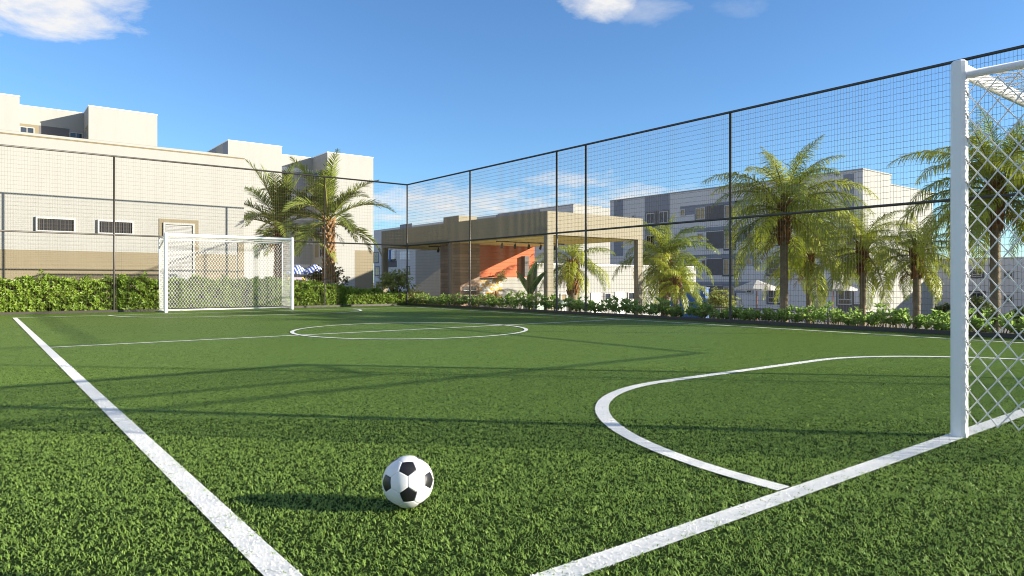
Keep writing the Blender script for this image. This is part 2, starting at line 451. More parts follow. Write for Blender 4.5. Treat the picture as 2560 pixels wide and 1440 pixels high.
z_line = 0.0065
for li, (nm, path) in enumerate(PATHS.items()):
    LW = LWS.get(nm, .105)
    pts = [Vector((x, y, 0)) for x, y in path]
    closed = nm == 'centre_circle'
    V = []; n = len(pts)
    zz = z_line if nm not in ('penalty_arc', 'penalty_arc.001', 'centre_circle') else z_line + 0.0025
    for i, p in enumerate(pts):
        if closed: t = pts[(i + 1) % (n - 1)] - pts[(i - 1) % (n - 1)]
        else: t = pts[min(i + 1, n - 1)] - pts[max(i - 1, 0)]
        t.normalize(); s = Vector((-t.y, t.x, 0)) * (LW / 2)
        V += [p - s + Vector((0, 0, zz)), p + s + Vector((0, 0, zz))]
    Qs = np.array([[2 * i, 2 * i + 1, 2 * i + 3, 2 * i + 2] for i in range(n - 1)])[:, ::-1]
    V = np.array([tuple(v) for v in V])
    # painted fibres standing on the strip
    PP = []
    for a, b in zip(path[:-1], path[1:]):
        a = np.array(a); b = np.array(b); L = np.linalg.norm(b - a)
        m_ = max(1, int(L / 0.5))
        for k in range(m_):
            c0 = a + (b - a) * k / m_; c1 = a + (b - a) * (k + 1) / m_; c = (c0 + c1) / 2
            dep = max(1.5, c[0] * ST + c[1] * CT)
            rho = 9000 if dep < 3.2 else 6000 if dep < 5 else 2500 if dep < 9 else 0
            cnt = rng.poisson(rho * L / m_ * LW)
            t = rng.uniform(0, 1, cnt)[:, None]; off = rng.normal(0, 0.003, cnt) + rng.uniform(-LW / 2, LW / 2, cnt)
            dirv = (b - a) / L; per = np.array([-dirv[1], dirv[0]])
            PP.append(c0 + (c1 - c0) * t + per * off[:, None])
    PP = np.concatenate(PP); dep = depth_of(PP)
    PP = PP[(dep > 0.8) & (dep < 9)]; dep = depth_of(PP)
    bw = np.clip(0.0042 * dep / 4.0, 0.0042, 0.008)
    V2, Q2 = blade_strips(PP, 0.0085, bw, 0.8, zz - 0.004)
    o = np_mesh(nm.split('.')[0], np.concatenate([V, V2]), np.concatenate([Qs, Q2 + len(V)]), M['line'])
    tag(o, kind='structure')

# ------------------------------------------------------------------ turf: tufts instanced over the pitch
def tuft_mesh(seed, n, h, w, spread):
    global rng
    keep = rng; rng = np.random.default_rng(seed)
    P = rng.normal(0, spread, (n, 2)); V, Q = blade_strips(P, h, w, 1.0)
    rng = keep
    return V, Q
cells = []
zones = [(0.8, 3.2, 780, 1.0), (3.2, 5.0, 850, 1.05), (5.0, 8.0, 1200, 1.3), (8.0, 13.0, 1200, 1.9), (13.0, 33.0, 650, 2.5)]
pts_all = []; scl_all = []
for d0, d1, rho, sc in zones:
    # sample camera-depth slabs on the pitch, with margin each side for neighbouring viewpoints
    w0 = 0.98 * d1 + 1.0; st_ = 1 / math.sqrt(rho)
    gd, gx = np.meshgrid(np.arange(d0, d1, st_), np.arange(-w0, w0, st_), indexing='ij')
    dd = gd.ravel(); xx = gx.ravel()
    ok = np.abs(xx) < 0.90 * dd + 0.8
    dd, xx = dd[ok], xx[ok]
    dd = np.clip(dd + rng.uniform(-.55, .55, len(dd)) * st_, d0, d1); xx = xx + rng.uniform(-.55, .55, len(xx)) * st_
    P = np.stack([xx * CT + dd * ST, -xx * ST + dd * CT], 1)
    ok = (P[:, 0] > -2.5) & (P[:, 0] < VF - 0.07) & (P[:, 1] > UN + 0.1) & (P[:, 1] < UF - 0.07)
    P = P[ok]
    near = np.zeros(len(P), bool)
    for path in PATHS.values(): near |= seg_dist(P, path) < (LW / 2 + 0.002 + rng.normal(0, .006, len(P)))
    keepers = near & (rng.uniform(0, 1, len(P)) < 0.07) & (depth_of(P) < 7)
    P = P[~near | keepers]
    pts_all.append(P); scl_all.append(np.full(len(P), sc) * rng.uniform(.8, 1.2, len(P)))
P = np.concatenate(pts_all); S = np.concatenate(scl_all)
me = bpy.data.meshes.new('turf_grass')
me.vertices.add(len(P)); me.vertices.foreach_set('co', np.concatenate([P, np.zeros((len(P), 1))], 1).astype(np.float32).ravel())
a = me.attributes.new('tuft_scale', 'FLOAT', 'POINT'); a.data.foreach_set('value', S.astype(np.float32))
a = me.attributes.new('tuft_height', 'FLOAT', 'POINT'); a.data.foreach_set('value', (np.interp(depth_of(P), [2.4, 4.0, 7.0, 12.0, 18.0], [.62, .55, .40, .20, .14]) * rng.uniform(.65, 1.4, len(P))).astype(np.float32))
a = me.attributes.new('tuft_turn', 'FLOAT', 'POINT'); a.data.foreach_set('value', rng.uniform(0, 2 * PI, len(P)).astype(np.float32))
grass = link('turf_grass', me); tag(grass, 'short green artificial turf covering the whole pitch', 'turf', kind='stuff')
tufts = []
for k in range(4):
    V, Qb = tuft_mesh(40 + k, 13, 0.0165, 0.0036, 0.019)
    t = np_mesh('grass_tuft', V, Qb, M['blade'], grass); t.location = (0.35 + 0.03 * k, 0.25, 0); t['kind'] = 'stuff'
    tufts.append(t)
ng = bpy.data.node_groups.new('scatter_turf', 'GeometryNodeTree')
ng.interface.new_socket('Geometry', in_out='INPUT', socket_type='NodeSocketGeometry')
ng.interface.new_socket('Geometry', in_out='OUTPUT', socket_type='NodeSocketGeometry')
gi = ng.nodes.new('NodeGroupInput'); go = ng.nodes.new('NodeGroupOutput')
iop = ng.nodes.new('GeometryNodeInstanceOnPoints'); iop.inputs['Pick Instance'].default_value = True
g2i = ng.nodes.new('GeometryNodeGeometryToInstance')
for t in tufts:
    oi = ng.nodes.new('GeometryNodeObjectInfo'); oi.inputs['Object'].default_value = t; oi.inputs['As Instance'].default_value = True
    ng.links.new(oi.outputs['Geometry'], g2i.inputs[0])
sa = ng.nodes.new('GeometryNodeInputNamedAttribute'); sa.data_type = 'FLOAT'; sa.inputs[0].default_value = 'tuft_scale'
ta = ng.nodes.new('GeometryNodeInputNamedAttribute'); ta.data_type = 'FLOAT'; ta.inputs[0].default_value = 'tuft_turn'
cx = ng.nodes.new('ShaderNodeCombineXYZ'); ng.links.new(ta.outputs[0], cx.inputs[2])
cs = ng.nodes.new('ShaderNodeCombineXYZ'); ng.links.new(sa.outputs[0], cs.inputs[0]); ng.links.new(sa.outputs[0], cs.inputs[1]); ha = ng.nodes.new('GeometryNodeInputNamedAttribute'); ha.data_type = 'FLOAT'; ha.inputs[0].default_value = 'tuft_height'; ng.links.new(ha.outputs[0], cs.inputs[2])
ng.links.new(gi.outputs[0], iop.inputs['Points']); ng.links.new(g2i.outputs[0], iop.inputs['Instance'])
ng.links.new(cx.outputs[0], iop.inputs['Rotation']); ng.links.new(cs.outputs[0], iop.inputs['Scale'])
ng.links.new(iop.outputs[0], go.inputs[0])
md = grass.modifiers.new('scatter', 'NODES'); md.node_group = ng

# ------------------------------------------------------------------ buildings
def window(parent, axis, plane, a0, a1, z0, z1, glass='glass', mull=1, frame='frame', fw=0.06, trans=False, surround=None):
    """axis 'y': wall faces -y at y=plane, a is x.  axis 'x': wall faces -x at x=plane, a is y."""
    def bx(m, p0, p1, q0, q1, za, zb):
        if axis == 'y': m.box(p0, p1, plane - q1, plane - q0, za, zb)
        else: m.box(plane - q1, plane - q0, p0, p1, za, zb)
    f = MB()
    bx(f, a0, a1, 0.004, 0.07, z1 - fw, z1); bx(f, a0, a1, 0.004, 0.07, z0, z0 + fw)
    bx(f, a0, a0 + fw, 0.004, 0.07, z0 + fw, z1 - fw); bx(f, a1 - fw, a1, 0.004, 0.07, z0 + fw, z1 - fw)
    zt = z0 + fw
    if trans:
        zt = z0 + (z1 - z0) * 0.33; bx(f, a0 + fw, a1 - fw, 0.004, 0.055, zt, zt + fw * .8); zt += fw * .8
    for k in range(mull):
        c = a0 + (a1 - a0) * (k + 1) / (mull + 1); bx(f, c - fw * .4, c + fw * .4, 0.004, 0.055, zt, z1 - fw)
    w = f.build('window', M[frame], parent)
    g = MB(); bx(g, a0 + fw, a1 - fw, 0.002, 0.02, z0 + fw, z1 - fw); g.build('pane', M[glass], w)
    if surround:
        s = MB(); sw = 0.16
        bx(s, a0 - sw, a1 + sw, -0.01, 0.002, z0 - sw, z1 + sw); s.build('window_surround', M[surround], w)
    return w
def slab(parent, axis, plane, a0, a1, z0, z1, m, name, t=0.012):
    s = MB()
    if axis == 'y': s.box(a0, a1, plane - t, plane - 0.0, z0, z1)
    else: s.box(plane - t, plane, a0, a1, z0, z1)
    return s.build(name, M[m], parent)

# front block behind the far hedge
b = thing('service_block', 'long low cream block with barred vents and a white slatted door behind the hedge', 'building', (3, 28.5, 0))
MB().box(-8, 8.49, 28.5, 38, -0.3, 5.92).build('wall', M['cream'], b)
MB().box(-8.02, 8.51, 28.47, 28.75, 5.955, 6.04).box(-8.02, 8.51, 28.75, 38.02, 5.955, 6.03).build('parapet', M['cream'], b)
MB().box(-8.01, 8.5, 28.485, 28.9, 5.92, 5.955).build('coping', M['coping'], b)
slab(b, 'y', 28.5, -8, 5.39, 0.0, 2.07, 'tan', 'plinth_band'); slab(b, 'y', 28.5, 6.77, 8.2, 0.0, 2.07, 'tan', 'plinth_band')
slab(b, 'y', 28.5, 8.25, 8.49, 0.0, 2.62, 'tan', 'pilaster', 0.03)
s = MB(); s.box(5.39, 5.53, 28.48, 28.499, 0, 3.36); s.box(6.63, 6.77, 28.48, 28.499, 0, 3.36); s.box(5.53, 6.63, 28.48, 28.499, 3.22, 3.36)
s.build('door_surround', M['tan'], b)
dr = MB().box(5.60, 6.56, 28.485, 28.499, 0, 3.15).build('door', M['door'], b)
s = MB(); s.box(5.53, 5.60, 28.43, 28.499, 0, 3.22); s.box(6.56, 6.63, 28.43, 28.499, 0, 3.22); s.box(5.60, 6.56, 28.43, 28.499, 3.15, 3.22)
s.build('door_frame', M['door'], dr)
s = MB()
for k in range(62): s.box(5.62, 6.54, 28.462, 28.485, 0.03 + k * .05, 0.064 + k * .05)
tag(s.build('door_slat', M['door'], dr), kind='stuff')
for a0, a1 in ((1.577, 2.73), (3.40, 4.54)):
    v = MB().box(a0 + .05, a1 - .05, 28.47, 28.499, 2.75, 3.15).build('vent', M['black'], b)
    s = MB(); s.box(a0, a1, 28.42, 28.499, 3.15, 3.21); s.box(a0, a1, 28.42, 28.499, 2.69, 2.75); s.box(a0, a0 + .05, 28.42, 28.499, 2.75, 3.15); s.box(a1 - .05, a1, 28.42, 28.499, 2.75, 3.15)
    s.build('vent_frame', M['frame'], v)
    s = MB()
    for k in range(9):
        c = a0 + .05 + (a1 - a0 - .1) * (k + .5) / 9; s.box(c - .006, c + .006, 28.45, 28.469, 2.75, 3.15)
    s.build('vent_bar', M['dark'], v)

def tower_building(nm, label, y, blocks, recess, depth, top, z0=-0.3):
    """blocks: x ranges of projecting blocks (front at y); recess: x ranges set back 3.3-4.2 m"""
    b = thing(nm, label, 'building', (blocks[0][0], y, 0))
    for i, (a0, a1) in enumerate(blocks):
        MB().box(a0, a1, y, y + depth, z0, top).build('wall', M['cream'], b)
        MB().box(a0 - .03, a1 + .03, y - .03, y + depth, top, top + .09).build('parapet', M['white'], b)
        slab(b, 'y', y, a0, a1, top - 2.75, top - 2.70, 'tan', 'storey_joint', 0.006)
    return b
# upper building behind the block, far left
A = tower_building('apartment_building', 'cream apartment tower rising behind the low block at far left', 66.0, [(-8, 2.63), (7.24, 12.35)], None, 14, 15.4)
MB().box(2.63, 7.24, 69.2, 80, -0.3, 15.4).build('wall', M['cream'], A)
MB().box(2.63, 7.24, 69.17, 80, 15.4, 15.47).build('parapet', M['white'], A)
slab(A, 'y', 69.2, 2.63, 7.24, 12.65, 12.70, 'tan', 'storey_joint', 0.006)
slab(A, 'y', 69.2, 4.3, 7.24, 9.9, 13.9, 'dark', 'facade_band') if False else slab(A, 'y', 69.2, 4.05, 6.2, 11.4, 13.95, 'dark', 'facade_band')
slab(A, 'y', 69.2, 2.63, 4.05, 11.4, 13.95, 'tan', 'facade_band')
window(A, 'y', 69.2, 2.75, 3.75, 12.3, 13.7, mull=1); window(A, 'y', 69.2, 6.2, 7.15, 12.2, 13.7, mull=1)
window(A, 'y', 69.2, 2.75, 3.75, 9.2, 10.6, mull=1); window(A, 'y', 69.2, 6.2, 7.15, 9.1, 10.6, mull=1)
slab(A, 'x', 7.24, 66.6, 68.6, 11.4, 13.95, 'tan', 'facade_band'); window(A, 'x', 7.24, 67.0, 68.2, 12.2, 13.7, mull=1)

# taller building behind the palms
B = tower_building('apartment_building', 'cream five storey apartment building behind the two date palms', 73.1, [(20.2, 25.7), (30.8, 36.4)], None, 14, 15.35)
MB().box(25.7, 30.8, 77.3, 87, -0.3, 15.3).build('wall', M['cream'], B)
MB().box(25.7, 30.8, 77.27, 87, 15.3, 15.37).build('parapet', M['white'], B)
slab(B, 'x', 20.2, 73.1, 75.0, 0, 15.3, 'bluegrey', 'facade_band'); slab(B, 'x', 20.2, 77.5, 87.0, 13.2, 15.3, 'bluegrey', 'facade_band')
slab(B, 'y', 73.1, 34.1, 36.4, -0.2, 4.55, 'tan', 'facade_band')
for k in range(5):
    z = 1.0 + 2.75 * k
    slab(B, 'y', 77.3, 25.7, 30.8, z + 1.55, z + 1.95, 'grey', 'facade_band')
    slab(B, 'y', 77.3, 28.9, 30.0, z - 1.0, z + 1.55, 'dark' if k % 2 else 'bluegrey', 'facade_band') if k > 2 else None
    window(B, 'y', 77.3, 27.2, 28.45, z, z + 1.5, mull=1, trans=True)
    slab(B, 'x', 30.8, 75.6, 76.6, z, z + 1.5, 'blue' if k in (2, 4) else 'tan', 'facade_band')
    window(B, 'x', 30.8, 74.0, 75.2, z, z + 1.3, mull=1)

# long grey apartment rows beyond the right side
def row_px(b, X, items):
    for it in items:
        kind, x0, y0, x1, y1 = it[:5]
        u0 = on_x(x0, 0, X)[1]; u1 = on_x(x1, 0, X)[1]
        if u0 > u1: u0, u1 = u1, u0
        xm = (x0 + x1) / 2; z1 = on_x(xm, y0, X)[2]; z0 = on_x(xm, y1, X)[2]
        if kind == 'w': window(b, 'x', X, u0, u1, z0, z1, glass='glasswarm', mull=1, fw=.09, surround='dark')
        elif kind == 'v': window(b, 'x', X, u0, u1, z0, z1, glass='glass', mull=1, fw=.08, trans=True, surround='dark')
        elif kind == 's': window(b, 'x', X, u0, u1, z0, z1, glass='glasswarm', mull=0, fw=.11)
        elif kind == 't': window(b, 'x', X, u0, u1, z0, z1, glass='glass', mull=0, fw=.11)
        else: slab(b, 'x', X, u0, u1, z0, z1, kind, 'facade_band', it[5] if len(it) > 5 else 0.012)
XC = 55.9
C = thing('apartment_building', 'long grey apartment building in shade, its rows of windows behind the queen palms', 'building', (XC, 40, -2))
MB().box(XC + .03, 60.9, 26.2, 54, -4, 9.95).box(60.903, 76, 28.7, 40, -4, 9.9).build('wall', M['cream'], C)
MB().box(XC, XC + .03, 26.203, 53.997, -4, 9.949).build('shade_lifted_facade', M['grey'], C)  # paler than the end walls: fill light on the shaded side put into colour
MB().box(XC - .05, 60.95, 26.15, 54.05, 9.95, 10.05).build('parapet', M['cream'], C)
MB().box(60.96, 76.05, 28.65, 40.05, 9.9, 9.99).build('parapet', M['cream'], C)
row_px(C, XC, [
    ('bluegrey', 1535, 500, 1558, 640), ('bluegrey', 1612, 487, 1674, 640, .02), ('dark', 1614, 528, 1673, 566, .03),
    ('w', 1616, 533, 1637, 560), ('w', 1648, 528, 1671, 558), ('t', 1580, 537, 1588, 545),
    ('bluegrey', 1700, 513, 1764, 536), ('s', 1701, 523, 1714, 540), ('w', 1740, 519, 1764, 549), ('dark', 1766, 514, 1808, 552, .02), ('bluegrey', 1764, 505, 1850, 512),
    ('w', 1812, 512, 1837, 545), ('s', 1866, 510, 1883, 530), ('bluegrey', 1838, 500, 1884, 535),
    ('bluegrey', 1700, 568, 1850, 578, .008), ('dark', 1766, 579, 1808, 622, .02), ('w', 1812, 578, 1837, 622), ('s', 1744, 583, 1758, 602), ('s', 1866, 578, 1883, 598), ('bluegrey', 1838, 566, 1884, 604),
    ('w', 1616, 588, 1637, 622), ('w', 1648, 587, 1671, 622),
    ('bluegrey', 1700, 636, 1850, 646, .008), ('t', 1753, 649, 1766, 668), ('dark', 1767, 647, 1808, 688, .02), ('w', 1809, 647, 1837, 687), ('bluegrey', 1838, 636, 1884, 665), ('s', 1865, 646, 1882, 664),
    ('w', 1616, 648, 1637, 684), ('w', 1648, 648, 1671, 684),
    ('bluegrey', 1700, 704, 1850, 714, .008), ('dark', 1767, 715, 1808, 758, .02), ('w', 1809, 716, 1837, 756), ('bluegrey', 1838, 704, 1884, 733), ('t', 1865, 722, 1882, 734),
    ('v', 1920, 722, 1950, 757), ('v', 1920, 646, 1950, 686), ('v', 1920, 568, 1950, 612), ('v', 1920, 500, 1950, 542),
    ('dark', 2095, 760, 2158, 782), ('v', 2095, 724, 2130, 762), ('v', 2095, 640, 2130, 684), ('v', 2095, 560, 2130, 604), ('bluegrey', 2108, 435, 2135, 640)])
window(C, 'y', 28.7, 62.2, 63.9, 4.9, 7.2, glass='glasswarm', surround='grey'); window(C, 'y', 28.7, 62.2, 63.9, 2.0, 4.2, glass='glasswarm', surround='grey'); window(C, 'y', 28.7, 62.2, 63.9, -0.9, 1.3)
slab(C, 'y', 28.7, 61.8, 64.3, 3.8, 4.7, 'tan', 'facade_band')
D_ = thing('apartment_building', 'farther grey apartment building seen above the pavilion roof', 'building', (XC, 85, -2))
MB().box(XC + .03, 72, 60, 112, -4, 10.1).box(XC - .05, 60.6, 59.95, 75, 10.1, 10.2).build('wall', M['cream'], D_)
MB().box(XC, XC + .03, 60.003, 112, -4, 10.099).build('shade_lifted_facade', M['grey'], D_)  # same lifted grey, standing in for fill light on this shaded side
row_px(D_, XC, [('v', 934, 632, 946, 656), ('w', 938, 668, 948, 688), ('w', 1016, 668, 1024, 685), ('white', 966, 626, 990, 650, .3), ('blue', 977, 624, 981, 652, .4), ('dark', 968, 652, 992, 668, .02), ('white', 1000, 628, 1024, 648, .02), ('tan', 966, 648, 990, 651, .32), ('w', 940, 706, 952, 724),
    ('bluegrey', 1240, 530, 1350, 545), ('bluegrey', 1000, 560, 1030, 600), ('w', 1050, 640, 1062, 660)])
F_ = thing('apartment_building', 'grey building behind the near goal net, small windows low on its wall', 'building', (80, 15, -3))
MB().box(80, 95, -20, 30, -6, 3.3).build('wall', M['grey'], F_)
MB().box(79.95, 95.05, -20.05, 30.05, 3.3, 3.4).build('parapet', M['white'], F_)
row_px(F_, 80, [('v', 2430, 676, 2456, 692), ('v', 2424, 731, 2460, 750), ('t', 2507, 736, 2534, 758), ('t', 2507, 676, 2534, 694)])

# low white annex with small hatches, right of the pavilion
E_ = thing('annex', 'low sunlit white annex with white doors and small square windows, behind the pavilion columns', 'building', (33, 31.6, -1.5))
MB().box(26.5, 41.7, 31.6, 36, -3, 2.02).build('wall', M['cream'], E_)
MB().box(26.47, 41.73, 31.57, 36.03, 2.02, 2.1).build('parapet', M['white'], E_)
for x0, x1, y0, y1, gl in ((1400, 1416, 734, 752, 'glasswarm'), (1510, 1526, 732, 750, 'glass'), (1569, 1585, 731, 749, 'glass')):
    a0, _, z1 = on_y(x0, y0, 31.6); a1, _, z0 = on_y(x1, y1, 31.6); window(E_, 'y', 31.6, a0, a1, z0, z1, glass=gl, mull=0, fw=.05)
for x0, x1, y0 in ((1477, 1501, 732), (1537, 1561, 730)):
    a0, _, z1 = on_y(x0, y0, 31.6); a1 = on_y(x1, y0, 31.6)[0]
    d0 = MB().box(a0, a1, 31.55, 31.599, -1.8, z1).build('door', M['white'], E_)
    MB().box(a1 - .12, a1 - .08, 31.5, 31.55, -.75, -.6).build('handle', M['black'], d0)
Wb = thing('blue_wall', 'short blue painted wall behind the queen palm, right of the pavilion', 'wall', (31.3, 24.3, -1.5))
MB().box(31.3, 31.6, 23.1, 25.6, -2.5, .62).build('wall_panel', M['blue'], Wb); MB().box(31.27, 31.63, 23.07, 25.63, .62, .67).build('coping', M['bluegrey'], Wb)
Ww = thing('boundary_wall', 'pale shaded wall standing behind the left half of the pavilion', 'wall', (22.4, 33, -.7))
MB().box(22.35, 22.6, 28.0, 38.9, -1.2, 3.0).build('wall_panel', M['cream'], Ww); MB().box(22.32, 22.63, 27.97, 38.93, 3.0, 3.06).build('coping', M['grey'], Ww)

# ------------------------------------------------------------------ pavilion
PV0, PV1, PU0, PU1 = 16.9, 22.2, 19.56, 33.0
pav = thing('pavilion', 'open beige pavilion with a flat roof, a plank clad barbecue chimney and an orange wall', 'pavilion', (19.5, 26, -.7))
MB().box(PV0, PV1, PU0, PU1, 2.76, 3.65).build('roof', M['stucco'], pav)
MB().box(PV0 + .25, PV1 - .1, PU0 + .25, PU1 - .2, 2.735, 2.757).build('ceiling', M['ceil'], pav)
MB().box(PV0 - .3, PV1 + .5, PU0 - .3, PU1 + .3, -1.1, -.66).build('floor', M['stone'], pav)
def column(x, y, w=.29, d=.22): MB().box(x, x + w, y, y + d, -.66, 2.758).build('column', M['stucco'], pav)
column(PV0 + .004, PU0 + .004); column(PV1 - .294, PU0 + .004); column(PV0 + .004, PU1 - .224); column(PV1 - .294, PU1 - .224)
MB().box(PV0 + .06, PV0 + .20, 26.42, 26.56, -.66, 2.758).build('steel_post', M['dark'], pav)
YW = 26.7
MB().box(18.32, 22.2, YW, YW + .15, 1.2, 2.734).build('wall', M['orange'], pav)
MB().box(18.32, 22.2, YW, YW + .15, -.66, 1.2).build('wall', M['cream'], pav)
ch = MB().box(17.26, 18.32, 26.0, 27.7, -.66, 2.734).build('chimney', M['plank'], pav)
MB().box(17.3, 18.3, 26.2, 27.5, 3.65, 4.0).build('chimney_stack', M['stucco'], pav)
gr = MB().box(17.38, 18.12, 25.985, 25.998, .12, .77).build('barbecue', M['black'], pav)
s = MB()
for z in (.15, .35, .57): s.box(17.40, 18.10, 25.93, 25.984, z, z + .035)
s.build('grill_shelf', M['white'], gr)
s = MB()
for k in range(5): s.box(17.48 + k * .12, 17.55 + k * .12, 25.94, 25.98, .385, .43)
s.build('skewer', M['wood'], gr)
MB().box(18.33, 21.2, 26.1, 26.69, .05, .12).box(18.35, 21.15, 26.15, 26.69, -.66, .05).build('counter', M['stone'], pav)
tw = MB().box(0, .186, -.012, 0, 0, .186).build('tile', M['tilewhite'], None); bpy.data.objects.remove(tw)
tm_w = bpy.data.meshes['tile']
ty = MB()
ty.add([(0, 0, 0)], []); ty = MB().box(0, .186, -.012, 0, 0, .186)
ty_o = ty.build('tile', M['tileyellow'], None); tm_y = ty_o.data; bpy.data.objects.remove(ty_o)
# white tile with a raised yellow quarter disc glaze
ta_ = MB(); ta_.box(0, .186, -.012, 0, 0, .186)
arc = [(0.012 + .165 * math.cos(PI / 2 * i / 8), -.0135, .012 + .165 * math.sin(PI / 2 * i / 8)) for i in range(9)]
ta_.add([(0.012, -.0135, .012)] + arc, [(0, i + 2, i + 1)[::-1] for i in range(8)])
ta_o = ta_.build('tile', M['tilewhite'], None); tm_a = ta_o.data; tm_a.materials.append(M['tileyellow'])
for pl in list(tm_a.polygons)[6:]: pl.material_index = 1
bpy.data.objects.remove(ta_o)
for i in range(9):
    for j in range(5):
        mm = random.choice([tm_w, tm_y, tm_a, tm_a, tm_a, tm_w])
        o = link('tile', mm, pav, Vector((18.36 + i * .2, YW - .003, .13 + j * .2)) - wloc(pav))
        if mm is tm_a:
            r = random.randrange(4); o.rotation_euler = (0, r * PI / 2, 0)
            o.location += Vector([(0, 0, 0), (0, 0, .186), (.186, 0, .186), (.186, 0, 0)][r])
MB().box(18.36, 20.1, 26.42, 26.69, 1.17, 1.2).build('shelf', M['wood'], pav)
cab = MB().box(21.35, 21.62, 26.42, 26.69, 1.25, 2.25).build('wall_cabinet', M['dark'], None, origin=(21.5, 26.55, 1.25)); tag(cab, 'narrow dark cabinet hung on the orange pavilion wall', 'cabinet')
# things on the shelf and counter
def lathe_thing(nm, label, cat, x, y, z, prof, m, n=14, group=None):
    o = MB().lathe((x, y, z), prof, n).build(nm, M[m], None, True, origin=(x, y, z)); return tag(o, label, cat, group)
lathe_thing('bowl', 'low dark bowl at the left end of the pavilion shelf', 'bowl', 18.62, 26.56, 1.2, [(.04, 0), (.07, .01), (.12, .08), (.11, .08), (.06, .03)], 'dark')
lathe_thing('dish', 'red dish on the pavilion shelf beside the trailing plant', 'dish', 19.55, 26.56, 1.2, [(.1, 0), (.16, .02), (.2, .07), (.19, .07), (.1, .03)], 'orange')
lathe_thing('vase', 'tall turned brown wooden vase on the counter, right one of the pair', 'vase', 19.55, 26.4, .12, [(.05, 0), (.09, .1), (.07, .25), (.035, .33), (.05, .42)], 'wood')
lathe_thing('vase', 'shorter brown wooden vase on the counter, left one of the pair', 'vase', 19.25, 26.4, .12, [(.06, 0), (.11, .08), (.07, .18), (.04, .24), (.06, .27)], 'wood')
pt = thing('trailing_plant', 'small green plant trailing from the right end of the pavilion shelf', 'plant', (19.95, 26.5, 1.2))
MB().lathe((19.95, 26.55, 1.2), [(.06, 0), (.09, .12), (.08, .12)], 12).build('pot', M['wood'], pt, True)
Cc = np.array([19.95, 26.48, 1.28]) + rng.normal(0, 1, (60, 3)) * [.14, .06, .1] - np.array([0, 0, .08])
V, Qn = rosettes(Cc, rng.normal(0, .5, (60, 3)) + [0, -.3, .4], 5, .08, .04, (.0, .8)); np_mesh('foliage', V, Qn, M['bushleaf2'], pt)
# track lights under the ceiling
def spot(x, y, z, label, grp):
    t = thing('spotlight', label, 'spotlight', (x, y, z), grp)
    MB().tube([(x, y, z), (x, y, z - .1)], .012, 6).build('stem', M['black'], t)
    d = Vector((.25, .55, -.75)).normalized(); c = Vector((x, y, z - .12))
    MB().tube([c - d * .07, c + d * .0, c + d * .14], [.035, .055, .06], 10).build('lamp_head', M['black'], t, True)
tr = MB().box(17.5, 21.4, 23.58, 23.62, 2.69, 2.733).build('light_track', M['black'], None, origin=(19.4, 23.6, 2.73)); tag(tr, 'long black light track under the pavilion ceiling, before the orange wall', 'light track')
nm4 = ['leftmost of the black spotlights on the long track before the orange wall', 'second black spotlight from the left on the long pavilion track', 'third black spotlight from the left on the long pavilion track', 'black spotlight on the long track, beside the corner column', 'rightmost spotlight on the long track, seen past the corner column']
for k, px in enumerate((1255, 1288, 1322, 1352, 1388)):
    x = on_y(px, 600, 23.6)[0]; spot(x, 23.6, 2.69, nm4[k], 'spotlights on the pavilion track')
tr = MB().box(17.4, 18.6, 28.98, 29.02, 2.69, 2.733).build('light_track', M['black'], None, origin=(18, 29, 2.73)); tag(tr, 'short black light track left of the pavilion chimney', 'light track')
spot(on_y(1096, 620, 29.0)[0], 29.0, 2.69, 'single black spotlight left of the chimney under the pavilion ceiling', 'spotlights on the pavilion track')

# tables by the pavilion
def table(px, d, z1, w, label):
    x, y, _ = at_d(px, 700, d); zb = float(terrain(x, y))
    t = thing('garden_table', label, 'table', (x, y, zb), 'pale green tables beside the pavilion')
    MB().box(x - w, x + w, y - w, y + w, z1 - .28, z1).build('tabletop', M['mint'], t, bevel=.02)
    for sx in (-1, 1):
        for sy in (-1, 1): MB().box(x + sx * w * .8 - .03, x + sx * w * .8 + .03, y + sy * w * .8 - .03, y + sy * w * .8 + .03, zb, z1 - .28).build('leg', M['white'], t)
table(1345, 27, .18, .42, 'pale green table top just left of the pavilion corner column')
table(1388, 30, .18, .36, 'pale green table top directly right of the pavilion corner column')
table(1406, 33, .10, .40, 'pale green table standing under the brown annex window')
table(1440, 31, .14, .34, 'pale green table in front of the shaggy palm trunk')

# parasols beyond the right fence
def parasol(px, d, ztop, zr, r, label, canopy, n=8, pole='wood', grp=None, striped=False):
    x, y, _ = at_d(px, 700, d); zb = float(terrain(x, y))
    t = thing('parasol', label, 'parasol', (x, y, zb), grp)
    MB().lathe((x, y, zb), [(.22, 0), (.22, .06), (.05, .09)], 12).build('base', M['dark'], t)
    MB().tube([(x, y, zb + .05), (x, y, ztop)], .03, 8).build('pole', M[pole], t, True)
    for k in range(n):
        a0, a1 = 2 * PI * (k + .5) / n, 2 * PI * (k + 1.5) / n
        pts = []
        for f, zz in ((.02, ztop), (.5, (ztop * .55 + zr * .45)), (1, zr)):
            for q in (0, .5, 1):
                a = a0 + (a1 - a0) * q; rr = r * f * (1 - .03 * (q == .5)); pts.append((x + rr * math.cos(a), y + rr * math.sin(a), zz - .03 * f * (q == .5)))
        nrow = 3
        pts += [(p[0], p[1], p[2] - .10) for p in pts[6:9]]
        fs = [(i * 3 + j, i * 3 + j + 1, i * 3 + j + 4, i * 3 + j + 3) for i in range(3) for j in range(2)]
        MB().add(pts, fs).build('canopy_panel', canopy[k % len(canopy)], t)
        MB().tube([(x, y, zr + .15), (x + r * .97 * math.cos(a0), y + r * .97 * math.sin(a0), zr + .0)], .009, 4).build('rib', M['dark'], t)
parasol(1892, 38, 1.08, .62, 1.22, 'white garden parasol on a brown pole, left of the tall queen palm', [M['umbrella']], 8, grp='white parasols beyond the right fence')
